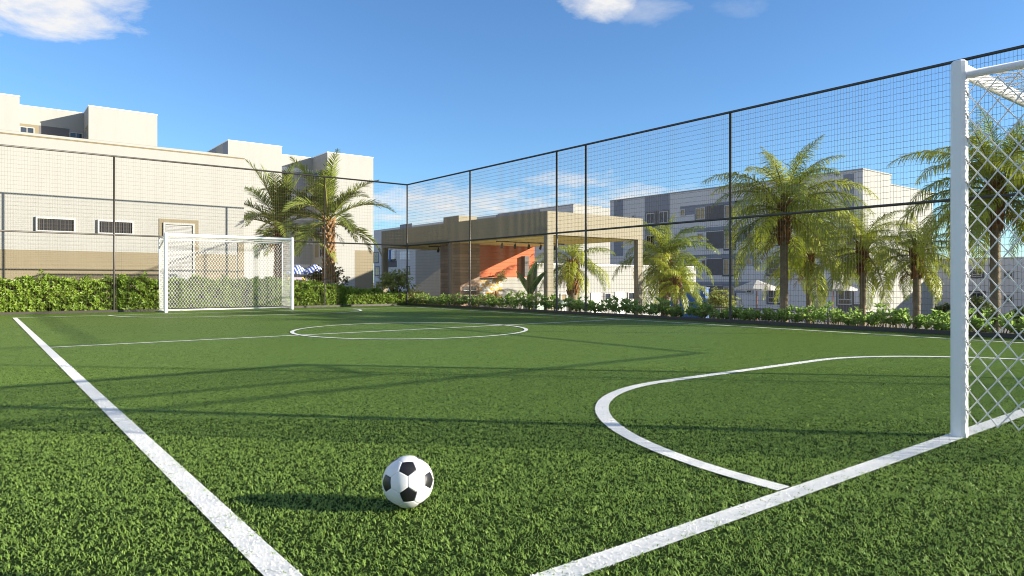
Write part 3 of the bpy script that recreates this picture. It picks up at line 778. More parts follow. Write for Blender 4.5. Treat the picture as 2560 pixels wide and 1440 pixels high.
parasol(2083, 38, 1.06, .60, 1.20, 'white garden parasol half hidden behind the hanging palm fronds', [M['umbrella']], 8, grp='white parasols beyond the right fence')
def stripe_mat():
    m = bpy.data.materials.new('blue_white_stripe'); m.use_nodes = True
    N = m.node_tree.nodes; L = m.node_tree.links; p = N['Principled BSDF']
    w = N.new('ShaderNodeTexWave'); w.inputs['Scale'].default_value = 1.35; w.inputs['Distortion'].default_value = 0
    tcx = N.new('ShaderNodeTexCoord'); L.new(tcx.outputs['Object'], w.inputs['Vector'])
    r = N.new('ShaderNodeValToRGB'); r.color_ramp.interpolation = 'CONSTANT'
    r.color_ramp.elements[0].color = (.03, .09, .42, 1); r.color_ramp.elements[1].position = .5; r.color_ramp.elements[1].color = (.75, .75, .78, 1)
    L.new(w.outputs['Fac'], r.inputs[0]); L.new(r.outputs[0], p.inputs['Base Color']); p.inputs['Roughness'].default_value = .8
    return m
stripes = stripe_mat()
parasol(744, 58, 2.42, 1.72, .98, 'left one of the two blue and white striped parasols by the left palm trunk', [stripes], 8, 'white', 'striped parasols by the palms')
parasol(787, 56, 2.42, 1.72, 1.05, 'right one of the two blue and white striped parasols, between the date palm trunks', [stripes], 8, 'white', 'striped parasols by the palms')
def chair(px, d, m, label):
    x, y, _ = at_d(px, 700, d)
    t = thing('garden_chair', label, 'chair', (x, y, -.03), 'yellow and lilac chairs by the striped parasols')
    MB().box(x - .32, x + .32, y - .3, y + .3, .30, .46).build('seat', M[m], t, bevel=.05)
    MB().box(x - .34, x + .34, y - .36, y - .22, .40, 1.28).build('backrest', M[m], t, bevel=.06)
    for sx in (-.27, .27):
        for sy in (-.25, .25): MB().tube([(x + sx, y + sy, -.03), (x + sx, y + sy, .31)], .02, 6).build('leg', M['white'], t)
chair(727, 47, 'yellow', 'yellow chair with tall back, leftmost of the row by the goal post'); chair(740, 46, 'lilac', 'lilac chair beside the leftmost yellow one, right of the goal post')
chair(756, 47, 'yellow', 'yellow chair in the middle of the row under the striped parasols'); chair(771, 46, 'lilac', 'lilac chair between the two right hand yellow chairs')
chair(788, 47, 'yellow', 'yellow chair at the right end, half behind the dark bush')

# railings and hoop lamp
def railing(nm, label, p0, p1, z1, h, m):
    p0 = Vector(p0); p1 = Vector(p1); L = (p1 - p0).length; d = (p1 - p0) / L
    t = thing(nm, label, 'railing', (p0.x, p0.y, z1 - h))
    MB().tube([(p0.x, p0.y, z1), (p1.x, p1.y, z1)], .028, 4).build('top_rail', M[m], t)
    MB().tube([(p0.x, p0.y, z1 - h + .1), (p1.x, p1.y, z1 - h + .1)], .02, 4).build('bottom_rail', M[m], t)
    s = MB()
    n = int(L / .11)
    for k in range(n + 1):
        q = p0 + d * (L * k / n); s.box(q.x - .012, q.x + .012, q.y - .012, q.y + .012, z1 - h, z1)
    s.build('bars', M[m], t, kind='stuff')
railing('railing', 'dark barred railing below the parasols, parallel to the right fence', (26, 11.1, 0), (26, 19.3, 0), -.16, 1.0, 'dark')
railing('railing', 'pale sunlit railing meeting the dark railing at a corner, behind the low shrubs', (20.9, 10.85, 0), (26, 10.85, 0), -.16, .8, 'tan')
x, y, _ = at_d(1852, 760, 20); zb = float(terrain(x, y))
t = thing('garden_lamp', 'cream hoop shaped garden lamp post left of the white parasol pole', 'lamp', (x, y, zb))
arcp = [(x - .055, y, zb), (x - .055, y, .36)] + [(x - .055 * math.cos(a), y, .36 + .09 * math.sin(a)) for a in np.linspace(.3, PI - .3, 6)] + [(x + .055, y, .36), (x + .055, y, zb)]
MB().tube(arcp, .018, 8).build('post', M['umbrella'], t, True)
MB().box(x - .037, x + .037, y - .02, y + .02, .2, .36).build('lamp_head', M['frame'], t)

# ------------------------------------------------------------------ fences
def fence(nm, label, axis, c, a0, a1, posts, cell=(0.0695, 0.1235), crimp=0.003, pr=.03, wr=(.0019, .0022)):
    """axis 'x': runs along x at y=c.  axis 'y': runs along y at x=c"""
    P = (lambda a, z, o=0: (a, c + o, z)) if axis == 'x' else (lambda a, z, o=0: (c + o, a, z))
    t = thing(nm, label, 'fence', P((a0 + a1) / 2, 0))
    for a in posts: MB().tube([P(a, 0), P(a, HT)], pr, 10).build('post', M['steel'], t, True)
    MB().tube([P(a0, HT), P(a1, HT)], .030, 8).build('top_rail', M['steel'], t, True)
    MB().tube([P(a0, HM, .001), P(a1, HM, .001)], .028, 8).build('middle_rail', M['steel'], t, True)
    s = MB()
    if axis == 'x': s.box(a0, a1, c - .03, c + .03, -.05, .075)
    else: s.box(c - .03, c + .03, a0, a1, -.05, .085)
    s.build('base_rail', M['steel'], t)
    # welded wire, one part per bay and height
    edges = sorted(set([a0] + [a for a in posts if a0 < a < a1] + [a1]))
    for e0, e1 in zip(edges[:-1], edges[1:]):
        for z0, z1 in ((.08, HM - .02), (HM + .02, HT - .02)):
            V = []; Qd = []; base = 0
            nv = max(1, int(round((e1 - e0) / cell[0]))); nh = int(round((z1 - z0) / cell[1]))
            def strip(p, r):
                nonlocal base
                p = np.asarray(p, dtype=float); m = len(p)
                tdir = norm(p[-1] - p[0]); n1 = np.cross(tdir, [0.3, 0.2, 1.0] if abs(tdir[2]) < .9 else [1, .3, 0]); n1 = n1 / np.linalg.norm(n1); n2 = np.cross(tdir, n1)
                ring = np.stack([n1 * math.cos(q) + n2 * math.sin(q) for q in (0, 2.0944, 4.18879)]) * r
                V.append((p[:, None, :] + ring[None]).reshape(-1, 3))
                o = np.arange(m - 1)[:, None] * 3 + base
                for k in range(3):
                    k2 = (k + 1) % 3; Qd.append(np.concatenate([o + k, o + k2, o + 3 + k2, o + 3 + k], 1))
                base += m * 3
            for i in range(1, nv):
                a = e0 + (e1 - e0) * i / nv; strip([P(a, z0, -.004), P(a, z1, -.004)], wr[0])
            for j in range(nh + 1):
                z = z0 + (z1 - z0) * j / nh
                if crimp:
                    aa = np.linspace(e0, e1, nv + 1); pts = [P(a, z + crimp * (1 if q % 2 else -1), .003) for q, a in enumerate(aa)]
                else: pts = [P(e0, z, .003), P(e1, z, .003)]
                strip(pts, wr[1])
            np_mesh('wire_mesh', np.concatenate(V), np.concatenate(Qd), M['wire'], t)
    return t
fence('ball_fence', 'tall wire mesh fence across the far end, behind the far goal', 'x', UF, -3.6, VF, [-3.6, 3.51, 10.64, VF])
fence('ball_fence', 'tall dark wire mesh fence along the right side of the pitch', 'y', VF, UN, UF - .03, [4.85, 9.82, 14.78, 16.08, 20.86], cell=(0.062, 0.118), crimp=.006, wr=(.0028, .0036))
fence('ball_fence', 'tall wire mesh fence behind the near goal, at the camera end', 'x', UN, -3.6, VF - .03, [-3.6, 3.51, 10.64], crimp=0, wr=(.0028, .0036))

# ------------------------------------------------------------------ goals
def net(parent, org, ex, ez, nx_, nz_, dx, dz, r):
    """diamond net: org corner, ex/ez unit directions, nx_ x nz_ diamonds"""
    org = np.array(org, float); ex = np.array(ex, float); ez = np.array(ez, float)
    nrm = np.cross(ex, ez)
    V = []; Qd = []; base = 0
    A = []; Bp = []
    for i in range(nx_):
        for j in range(nz_):
            o = org + ex * dx * i + ez * dz * j
            l = o + ez * dz * .5; rgt = o + ex * dx + ez * dz * .5; bt = o + ex * dx * .5; tp = bt + ez * dz
            for p, q in ((bt, l), (bt, rgt), (tp, l), (tp, rgt)): A.append(p); Bp.append(q)
    A = np.array(A); Bp = np.array(Bp); d = norm(Bp - A)
    n1 = np.broadcast_to(nrm, d.shape); n2 = np.cross(d, n1)
    A = A - d * r * .6; Bp = Bp + d * r * .6
    K = 5; rings = [n1 * math.cos(2 * PI * k / K) * r + n2 * math.sin(2 * PI * k / K) * r for k in range(K)]
    sag = nrm * 0
    mid = (A + Bp) / 2
    V = np.concatenate([np.stack([A + g * 1.25 for g in rings], 1), np.stack([mid + g * .9 for g in rings], 1), np.stack([Bp + g * 1.25 for g in rings], 1)], 1)
    n = len(A); o = np.arange(n)[:, None] * (3 * K); fs = []
    for lv in (0, 1):
        for k in range(K):
            k2 = (k + 1) % K; fs.append(o + np.array([lv * K + k, lv * K + k2, (lv + 1) * K + k2, (lv + 1) * K + k]))
    return np_mesh('net', V.reshape(-1, 3), np.concatenate(fs), M['cord'], parent, smooth=True)

def goal(label, x0, x1, yf, yb, h, s, ground_bars, hb, dx, dz, cr):
    """posts at x0,x1 on y=yf, back frame at y=yb (behind), bars radius"""
    t = thing('goal', label, 'goal', ((x0 + x1) / 2, yf, 0), 'goals on the pitch')
    def oct_post(x):
        q = s / 2; c = s * .22
        prof = [(-q + c, -q), (q - c, -q), (q, -q + c), (q, q - c), (q - c, q), (-q + c, q), (-q, q - c), (-q, -q + c)]
        def ring(z, k): return [(x + a * k, yf + b * k, z) for a, b in prof]
        vs = ring(0, 1) + ring(h - .05, 1) + ring(h - .012, .93) + ring(h, .72); n = 8
        fs = [(i * n + k, i * n + (k + 1) % n, (i + 1) * n + (k + 1) % n, (i + 1) * n + k) for i in range(3) for k in range(n)] + [tuple(range(n))[::-1], tuple(3 * n + k for k in range(n))]
        return MB().add(vs, fs).build('post', M['goalpaint'], t)
    oct_post(x0); oct_post(x1)
    zc = h - s * .62
    MB().tube([(x0 + s * .4, yf, zc), (x1 - s * .4, yf, zc)], s * .5, 14).build('crossbar', M['goalpaint'], t, True)
    rb = .026
    sg = 1 if yb > yf else -1
    zt = h - .10
    for x in (x0, x1):
        MB().tube([(x, yf + sg * s * .4, zt), (x, yb - sg * .08, zt - .02), (x, yb - sg * .02, zt - .05), (x, yb, zt - .12), (x, yb, .0)], rb, 10).build('side_frame', M['goalpaint'], t, True)
    MB().tube([(x0, yb, zt - .06), (x1, yb, zt - .06)], rb, 10).build('back_bar', M['goalpaint'], t, True)
    if ground_bars:
        MB().tube([(x0, yb, .03), (x1, yb, .03)], rb, 8).build('ground_bar', M['goalpaint'], t, True)
        for x in (x0, x1): MB().tube([(x, yf + sg * s * .5, .03), (x, yb, .03)], rb, 8).build('ground_bar', M['goalpaint'], t, True)
    dep = abs(yb - yf) - s * .5
    nzn = int((zt - .08) / dz)
    ndep = max(1, round(dep / dx)); ddx = dep / ndep
    zoff = zt - .05 - nzn * dz
    for x in (x0, x1): net(t, (x + .012, yf + sg * s * .5, zoff), (0, sg, 0), (0, 0, 1), ndep, nzn, ddx, dz, cr)
    nb = round((x1 - x0) / dx); bdx = (x1 - x0) / nb
    net(t, (x0, yb, zoff), (1, 0, 0), (0, 0, 1), nb, nzn, bdx, dz, cr)
    net(t, (x0, yf + sg * s * .5, zt - .01), (1, 0, 0), (0, sg, 0), nb, ndep, bdx, ddx * .99, cr * .8)
    # cord loops tying the net to the post
    lo = MB()
    for j in range(nzn):
        z = zoff + dz * (j + .5)
        for x in (x0, x1):
            q = s * .5 + cr
            lo.tube([(x - s * .32, yf + sg * q, z + .018), (x + s * .1, yf + sg * q, z + .004), (x + s * .32, yf + sg * q, z - .01), (x + .012, yf + sg * (q + .012), z)], cr * .8, 5)
            lo.tube([(x + s * .30, yf + sg * q, z - .01), (x + q, yf + sg * s * .25, z - .012), (x + q, yf - sg * s * .2, z - .016)], cr * .8, 5)
    lo.build('net_tie', M['cord'], t, True)
    return t
goal('white goal at the near right, its left post and net cut by the photo edge', 4.995, 9.09, 1.73, .70, 2.42, .086, False, 1, .108, .145, .0042)
goal('whole white goal at the far end with a diamond net, in front of the hedge', 4.80, 8.93, 24.34, 25.36, 2.57, .105, True, 1, .0985, .145, .0043)

# ------------------------------------------------------------------ football
def football(c, R):
    phi = (1 + 5 ** .5) / 2
    iv = []
    for a in (-1, 1):
        for b_ in (-phi, phi): iv += [(0, a, b_), (a, b_, 0), (b_, 0, a)]
    iv = np.array(iv, float); el_ = 2.0
    nb = [[j for j in range(12) if j != i and abs(np.linalg.norm(iv[i] - iv[j]) - el_) < .01] for i in range(12)]
    def order(pts, cen):
        n = cen / np.linalg.norm(cen); a = np.cross(n, [.31, .2, .93]); a /= np.linalg.norm(a); b2 = np.cross(n, a)
        return sorted(pts, key=lambda p: math.atan2((p - cen) @ b2, (p - cen) @ a))
    faces = []
    for i in range(12):
        pts = [iv[i] + (iv[j] - iv[i]) / 3 for j in nb[i]]; cen = np.mean(pts, 0); faces.append((order(pts, cen), cen, True))
    for i in range(12):
        for j in nb[i]:
            for k in nb[i]:
                if i < j < k and k in nb[j]:
                    tri = [iv[i], iv[j], iv[k]]; pts = []
                    for a in range(3):
                        for b2 in range(3):
                            if a != b2: pts.append(tri[a] + (tri[b2] - tri[a]) / 3)
                    cen = np.mean(pts, 0); faces.append((order(pts, cen), cen, False))
    zc = Vector((0, 0, 1)) - Vector(c); zc.normalize()           # turned so that a seam faces the viewer
    yc = (Vector((0, 0, 1)) - zc * zc.z).normalized(); xc = yc.cross(zc)
    t = thing('football', 'black and white football lying on the turf in the foreground', 'ball', (c[0], c[1], 0))
    tilt = Matrix.Rotation(R_(1.5), 3, 'Z')
    def W(p, r):
        p = Vector(p).normalized(); p = tilt @ p
        return Vector(c) + (xc * p.x + yc * p.y + zc * p.z) * r
    for pts, cen, pent in faces:
        edge = []
        n = len(pts); S = 8
        for i in range(n):
            for q in range(S): edge.append(pts[i] + (pts[(i + 1) % n] - pts[i]) * q / S)
        m = len(edge); vs = [W(cen, R * 1.0)]; fs = []
        rings = [(.25, 1.0), (.5, 1.0), (.75, 1.0), (.9, .9995), (.955, .997), (.982, .990), (1.0, .976)]
        for f, rr in rings:
            for e in edge: vs.append(W(cen + (e - cen) * f, R * rr))
        for i in range(m): fs.append((0, 1 + i, 1 + (i + 1) % m))
        for k in range(len(rings) - 1):
            for i in range(m):
                i2 = (i + 1) % m; fs.append((1 + k * m + i, 1 + (k + 1) * m + i, 1 + (k + 1) * m + i2, 1 + k * m + i2))
        MB().add(vs, fs).build('black_panel' if pent else 'white_panel', M['ballblack'] if pent else M['ballwhite'], t, True)
    cr_ = MB(); prof = [(max(.0005, R * .97 * math.sin(PI * i / 16)), -R * .97 * math.cos(PI * i / 16)) for i in range(17)]
    cr_.lathe(c, prof, 24).build('seam_core', M['seam'], t, True)
    return t
football((1.505, 2.685, .1145), .1125)

# ------------------------------------------------------------------ palms
def frond_mesh(name, seed, L, e0, bend, leaf, n, droop, width, plume, m, fwd=.55, lift=.25):
    r = np.random.default_rng(seed)
    steps = 16; t = np.linspace(0, 1, steps + 1)
    ang = e0 - bend * t ** 1.25
    seg = L / steps; X = np.concatenate([[0], np.cumsum(np.cos(ang[:-1]) * seg)]); Z = np.concatenate([[0], np.cumsum(np.sin(ang[:-1]) * seg)])
    Yw = .03 * L * np.sin(t * 2.0 + r.uniform(0, 6)) * t
    C = np.stack([X, Yw, Z], 1)
    mb = MB(); mb.tube([tuple(p) for p in C], [(.024 * (1 - q) + .003) * (L / 2.6) for q in t], 4)
    nr = len(mb.f)
    tt = np.repeat(np.linspace(.14, .995, n), 2); side = np.tile([1., -1.], n)
    tt = np.clip(tt + r.uniform(-.006, .006, 2 * n), 0, 1)
    P0 = np.stack([np.interp(tt, t, C[:, k]) for k in range(3)], 1); an = np.interp(tt, t, ang)
    T = np.stack([np.cos(an), np.zeros_like(an), np.sin(an)], 1); Nn = np.stack([-np.sin(an), np.zeros_like(an), np.cos(an)], 1)
    Y = np.zeros_like(T); Y[:, 1] = side
    ll = leaf * (np.sin(PI * np.clip(tt * .80 + .17, 0, 1)) ** .7) * r.uniform(.8, 1.12, 2 * n)
    roll = r.normal(0, plume, 2 * n)
    fw = fwd + .9 * tt ** 3 + r.normal(0, .08, 2 * n)
    D0 = norm(T * fw[:, None] + Y * np.cos(roll)[:, None] + Nn * (np.sin(roll) + lift)[:, None])
    dv = np.array([0, 0, -1.]) * (droop * r.uniform(.6, 1.4, 2 * n))[:, None]
    D1 = norm(D0 + dv); D2 = norm(D1 + dv * 1.5)
    P1 = P0 + D0 * (ll * .38)[:, None]; P2 = P1 + D1 * (ll * .34)[:, None]; P3 = P2 + D2 * (ll * .28)[:, None]
    Wv = norm(np.cross(D0, np.cross(T, D0) + 1e-6)) * (width * np.clip(ll / leaf, .5, 1))[:, None]
    V = np.stack([P0 - Wv * .35, P0 + Wv * .35, P1 + Wv * .5, P1 - Wv * .5, P2 + Wv * .4, P2 - Wv * .4, P3 + Wv * .06, P3 - Wv * .06], 1).reshape(-1, 3)
    o = len(mb.v)
    mb.v.extend([tuple(v) for v in V])
    for i in range(2 * n):
        b0 = o + i * 8; mb.f += [(b0, b0 + 1, b0 + 2, b0 + 3), (b0 + 3, b0 + 2, b0 + 4, b0 + 5), (b0 + 5, b0 + 4, b0 + 6, b0 + 7)]
    me = bpy.data.meshes.new(name); me.from_pydata(mb.v, [], mb.f); me.materials.append(M['rachis']); me.materials.append(m)
    me.polygons.foreach_set('material_index', [0] * nr + [1] * (len(mb.f) - nr))
    return me
# date palm frond shapes by steepness, queen palm frond shapes by steepness
DATE = [frond_mesh('frond', 100 + k, 2.7, R_(e), R_(b_), .52, 84, .10, .034, .22, M['frond'], fwd=.8, lift=.35) for k, (e, b_) in enumerate(((84, 22), (74, 40), (62, 55), (50, 62), (36, 75), (20, 80), (4, 70), (-15, 55)))]
QUEEN = [frond_mesh('frond', 200 + k, 2.5, R_(e), R_(b_), .55, 92, .70, .025, .26, M['frond2'], fwd=.62, lift=.04) for k, (e, b_) in enumerate(((80, 45), (68, 75), (56, 95), (44, 105), (30, 110), (14, 105), (-4, 90), (-25, 65)))]
DRY = [frond_mesh('dry_frond', 300 + k, 1.2, R_(e), R_(b_), .30, 26, .7, .022, .6, M['deadfrond'], fwd=.4) for k, (e, b_) in enumerate(((-20, 60), (-45, 40)))]

def palm(nm, label, px, d, zc, scale, n, lib, kind, r0, r1, seed, grp, zb=None, emin=0, lean=0.0, dry=6):
    r = np.random.default_rng(seed)
    x, y, _ = at_d(px, 700, d)
    zb = float(terrain(x, y)) - .02 if zb is None else zb
    t = thing(nm, label, 'palm tree', (x, y, zb), grp)
    # trunk
    mb = MB(); H = zc - zb; m_ = max(6, int(H / .09)); prof_pts = []; rad = []
    for i in range(m_ + 1):
        q = i / m_; prof_pts.append((x + lean * (q - 1) * H * .5 * (1 - q), y, zb + H * q))
        rr = r0 + (r1 - r0) * q + .12 * r0 * math.exp(-q * 9)
        rad.append(rr * (1.05 if i % 2 else .96) + r.uniform(-.006, .006))
    mb.tube(prof_pts, rad, 14).build('trunk', M['trunk'], t, True)
    # leaf bases spiralling up the trunk
    lb = MB(); zs0 = zb + H * (.28 if kind == 'date' else .38 if kind == 'shaggy' else .72)
    nbt = 130 if kind == 'date' else 90 if kind == 'shaggy' else 40
    for i in range(nbt):
        q = i / nbt; z = zs0 + (zc + .05 - zs0) * q; a = i * 2.39996 + r.uniform(-.1, .1)
        rr = r0 + (r1 - r0) * (z - zb) / H; w = .075 * (1 if kind == 'date' else .8); h = .17 if kind == 'date' else .26
        out = Vector((math.cos(a), math.sin(a), 0)); tg = Vector((-math.sin(a), math.cos(a), 0)); c = Vector((x, y, z)) + out * (rr - .02)
        k = r.uniform(.8, 1.25); o2 = out * (.085 * k)
        up = Vector((0, 0, h * k))
        vs = [c - tg * w, c + tg * w, c + tg * w * .5 + up + o2, c - tg * w * .5 + up + o2, c - tg * w * .6 + out * .06, c + tg * w * .6 + out * .06, c + tg * w * .3 + up * .98 + o2 * 1.45, c - tg * w * .3 + up * .98 + o2 * 1.45]
        lb.add(vs, [(0, 1, 2, 3), (4, 7, 6, 5), (0, 4, 5, 1), (1, 5, 6, 2), (2, 6, 7, 3), (3, 7, 4, 0)])
    lb.build('leaf_bases', M['boot'] if kind == 'date' else M['deadfrond'], t, kind='stuff')
    # crown: every frond a part
    for i in range(n):
        q = (i + .5) / n; k = min(len(lib) - 1 - 0, int(q ** .85 * (len(lib) - emin)))
        me = lib[k]
        o = link('frond', me, t, Vector((r.normal(0, .03), r.normal(0, .03), H + .08 - .22 * q)))
        s = scale * r.uniform(.86, 1.1) * (.82 if k == 0 else 1)
        o.scale = (s, s, s); o.rotation_euler = (r.normal(0, .12), r.normal(0, .07), i * 2.39996 + r.uniform(-.25, .25))
    for i in range(dry):
        o = link('dry_frond', DRY[i % 2], t, Vector((0, 0, H - .1 - .3 * r.uniform())))
        s = scale * r.uniform(.6, 1.1); o.scale = (s, s, s); o.rotation_euler = (0, 0, r.uniform(0, 2 * PI))
    return t
gD, gQ = 'date palms behind the far hedge', 'queen palms beyond the right fence'
palm('date_palm', 'date palm behind the right upright of the far goal, left one of the pair', 700, 30.5, 3.45, 1.16, 22, DATE, 'date', .20, .17, 1, gD, emin=1, dry=8)
palm('date_palm', 'date palm with a thick orange brown trunk, right one of the pair', 822, 30.0, 3.65, 1.14, 22, DATE, 'date', .21, .20, 5, gD, emin=1, dry=3)
palm('queen_palm', 'short shaggy palm framed by the pavilion columns before the white annex', 1432, 36, 2.0, 1.05, 18, QUEEN, 'shaggy', .24, .24, 3, gQ, emin=0, dry=16)
palm('queen_palm', 'bushy palm right of the pavilion, beside the blue wall', 1664, 31, 2.0, 1.08, 26, QUEEN, 'shaggy', .22, .20, 4, gQ, dry=8)
palm('queen_palm', 'smaller dark palm in front of the bushy one, over the blue wall', 1690, 28.5, .95, .62, 16, QUEEN, 'queen', .14, .12, 14, gQ, dry=5)
palm('queen_palm', 'tallest queen palm, in the middle of the right fence', 1960, 19.5, 3.05, 1.04, 33, QUEEN, 'queen', .115, .10, 6, gQ, dry=5)
palm('queen_palm', 'slender palm partly hidden behind the tallest one', 2022, 22, 1.85, .86, 23, QUEEN, 'queen', .09, .08, 7, gQ, dry=5)
palm('queen_palm', 'small palm before the pale railing, right of the slender one', 2157, 19, 1.9, .76, 23, QUEEN, 'queen', .085, .08, 8, gQ, dry=5)
palm('queen_palm', 'small palm just left of the near goal post', 2292, 18, 1.72, .66, 22, QUEEN, 'queen', .095, .09, 9, gQ, dry=4)
palm('queen_palm', 'tall dark palm seen through the near goal net', 2488, 16, 3.2, 1.0, 31, QUEEN, 'queen', .11, .10, 10, gQ, dry=6)
palm('queen_palm', 'palm at the right edge, only a few fronds in the photo', 2640, 15.5, 3.0, .85, 24, QUEEN, 'queen', .1, .09, 11, gQ)

# banana plant and fan plant at the pavilion corner
x, y, _ = at_d(1324, 700, 25.3); zb = float(terrain(x, y))
t = thing('banana_plant', 'banana plant with broad upright dark leaves at the pavilion corner', 'plant', (x, y, zb))
MB().tube([(x, y, zb), (x, y, .35), (x - .01, y, .7)], [.07, .06, .035], 10).build('stem', M['rachis'], t, True)
for k, (az_, e, L, w, z0) in enumerate(((0, 86, 1.15, .34, .62), (155, 66, 1.0, .25, .55), (20, 62, 1.05, .26, .55), (-20, 76, .8, .3, .45), (10, 34, .72, .18, .45), (175, 22, .48, .2, .4), (200, 45, .4, .16, .4), (90, 70, .9, .28, .5))):
    a = R_(az_); dirc = Vector((CT * math.cos(a) - ST * math.sin(a), -ST * math.cos(a) - CT * math.sin(a), 0)); per = Vector((ST * .3 + .0, CT * .3, 0))
    sd = Vector((-dirc.y, dirc.x, 0))
    if e > 50: sd = Vector((CT, -ST, 0)) if abs(math.cos(a)) > .5 or k == 0 else sd
    pts = []; m_ = 8; e0 = R_(e)
    c = Vector((x, y, z0))
    rows = []
    for i in range(m_ + 1):
        q = i / m_; ww = w * .5 * (math.sin(PI * min(1, q * .93 + .07)) ** .6) if q < 1 else .005
        fold = Vector((0, 0, .05)) * (ww / (w * .5))
        sdd = (sd - dirc * 0).normalized()
        nrm_ = Vector((ST, CT, 0)) * (-.25 * ww)
        rows.append((c - sdd * ww + nrm_, Vector(c), c + sdd * ww + nrm_)); an = e0 - .35 * q * (1.4 if e < 60 else 1)
        c = c + (dirc * math.cos(an) + Vector((0, 0, 1)) * math.sin(an)) * (L / m_)
    vs = [p for rw in rows for p in rw]; fs = []
    for i in range(m_):
        for j in (0, 1): fs.append((i * 3 + j, i * 3 + j + 1, i * 3 + j + 4, i * 3 + j + 3))
    lf = MB().add(vs, fs).build('leaf', M['banana'], t, True)
    MB().tube([rw[1] + Vector((-ST, -CT, 0)) * .006 for rw in rows], [.014 * (1 - i / (m_ + 1)) + .003 for i in range(m_ + 1)], 5).build('midrib', M['rachis'], lf, True)
x, y, _ = at_d(1347, 700, 27.0); zb = float(terrain(x, y))
t = thing('fan_plant', 'small dark spiky plant beside the banana plant, left of the column', 'plant', (x, y, zb))
MB().lathe((x, y, zb), [(.18, 0), (.24, .42), (.21, .42)], 14).build('pot', M['mint'], t, True)
for k in range(14):
    a = k * 2.4; e = R_(30 + 45 * ((k * 7) % 14) / 14); dv = Vector((math.cos(a) * math.cos(e), math.sin(a) * math.cos(e), math.sin(e))); sd = Vector((-math.sin(a), math.cos(a), 0))
    b0 = Vector((x, y, zb + .42)); L = .62
    mb = MB()
    for q in np.linspace(-.5, .5, 7):
        tip = b0 + dv * L + sd * L * q * .8 - Vector((0, 0, .12 * abs(q))); md_ = b0 + dv * L * .6 + sd * L * q * .3
        mb.add([b0 + dv * .2, md_ + sd * .018, tip, md_ - sd * .018], [(0, 1, 2, 3)])
    mb.build('leaf', M['bushleaf'], t)

# ------------------------------------------------------------------ hedges and bushes
def hedge_h(v):                                   # height along the far hedge: it drops towards the corner
    return np.interp(v, [-4, 9.3, 10.5, 12.0, 13.2, 15.5], [1.01, .98, .82, .64, .46, .40])
def far_hedge():
    t = thing('hedge', 'clipped yellow green hedge along the far fence, stepping down to the corner', 'hedge', (6, UF + .6, 0))
    n = 5200
    v = rng.uniform(-3.5, 15.2, n); face = rng.uniform(0, 1, n)
    hh = hedge_h(v)
    # lumpy surface: clumps every few decimetres
    lump = .09 * np.sin(v * 5.1 + 1.3) * np.sin(v * 2.3) + .05 * np.sin(v * 11.7)
    y = np.where(face < .66, UF + .12 + rng.exponential(.09, n), UF + rng.uniform(.1, .95, n))
    z = np.where(face < .66, rng.uniform(.03, 1, n) * hh, hh + rng.exponential(.035, n) - .05) + np.where(face < .66, 0, lump)
    cell = np.sin(v * 9.0 + 3 * np.sin(z * 7)) * np.sin(z * 12.0 + 2 * np.sin(v * 4))
    y = y + np.where(face < .66, .07 * cell, 0)
    C = np.stack([v, y, z], 1)
    Up = np.stack([rng.normal(0, .35, n), np.where(face < .66, -.9, -.25) + rng.normal(0, .3, n), np.where(face < .66, .55, 1.0) + rng.normal(0, .2, n)], 1)
    V, Qn = rosettes(C, Up, 6, .115, .058, (.15, 1.05)); np_mesh('foliage', V, Qn, M['leaf'], t)
    mb = MB()
    for k in range(150):
        v0 = rng.uniform(-3.4, 15); h = float(hedge_h(v0)); y0 = UF + rng.uniform(.3, .8)
        mb.tube([(v0, y0, 0), (v0 + rng.normal(0, .05), y0 + rng.normal(0, .05), h * .5), (v0 + rng.normal(0, .12), y0 + rng.normal(0, .1), h * .96)], [.012, .008, .004], 4)
    mb.build('stems', M['twig'], t)
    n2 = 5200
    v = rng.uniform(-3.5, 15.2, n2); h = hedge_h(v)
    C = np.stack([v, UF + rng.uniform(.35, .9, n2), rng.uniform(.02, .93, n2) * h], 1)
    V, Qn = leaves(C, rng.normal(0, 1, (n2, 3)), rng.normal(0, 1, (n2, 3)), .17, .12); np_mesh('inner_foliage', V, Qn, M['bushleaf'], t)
far_hedge()
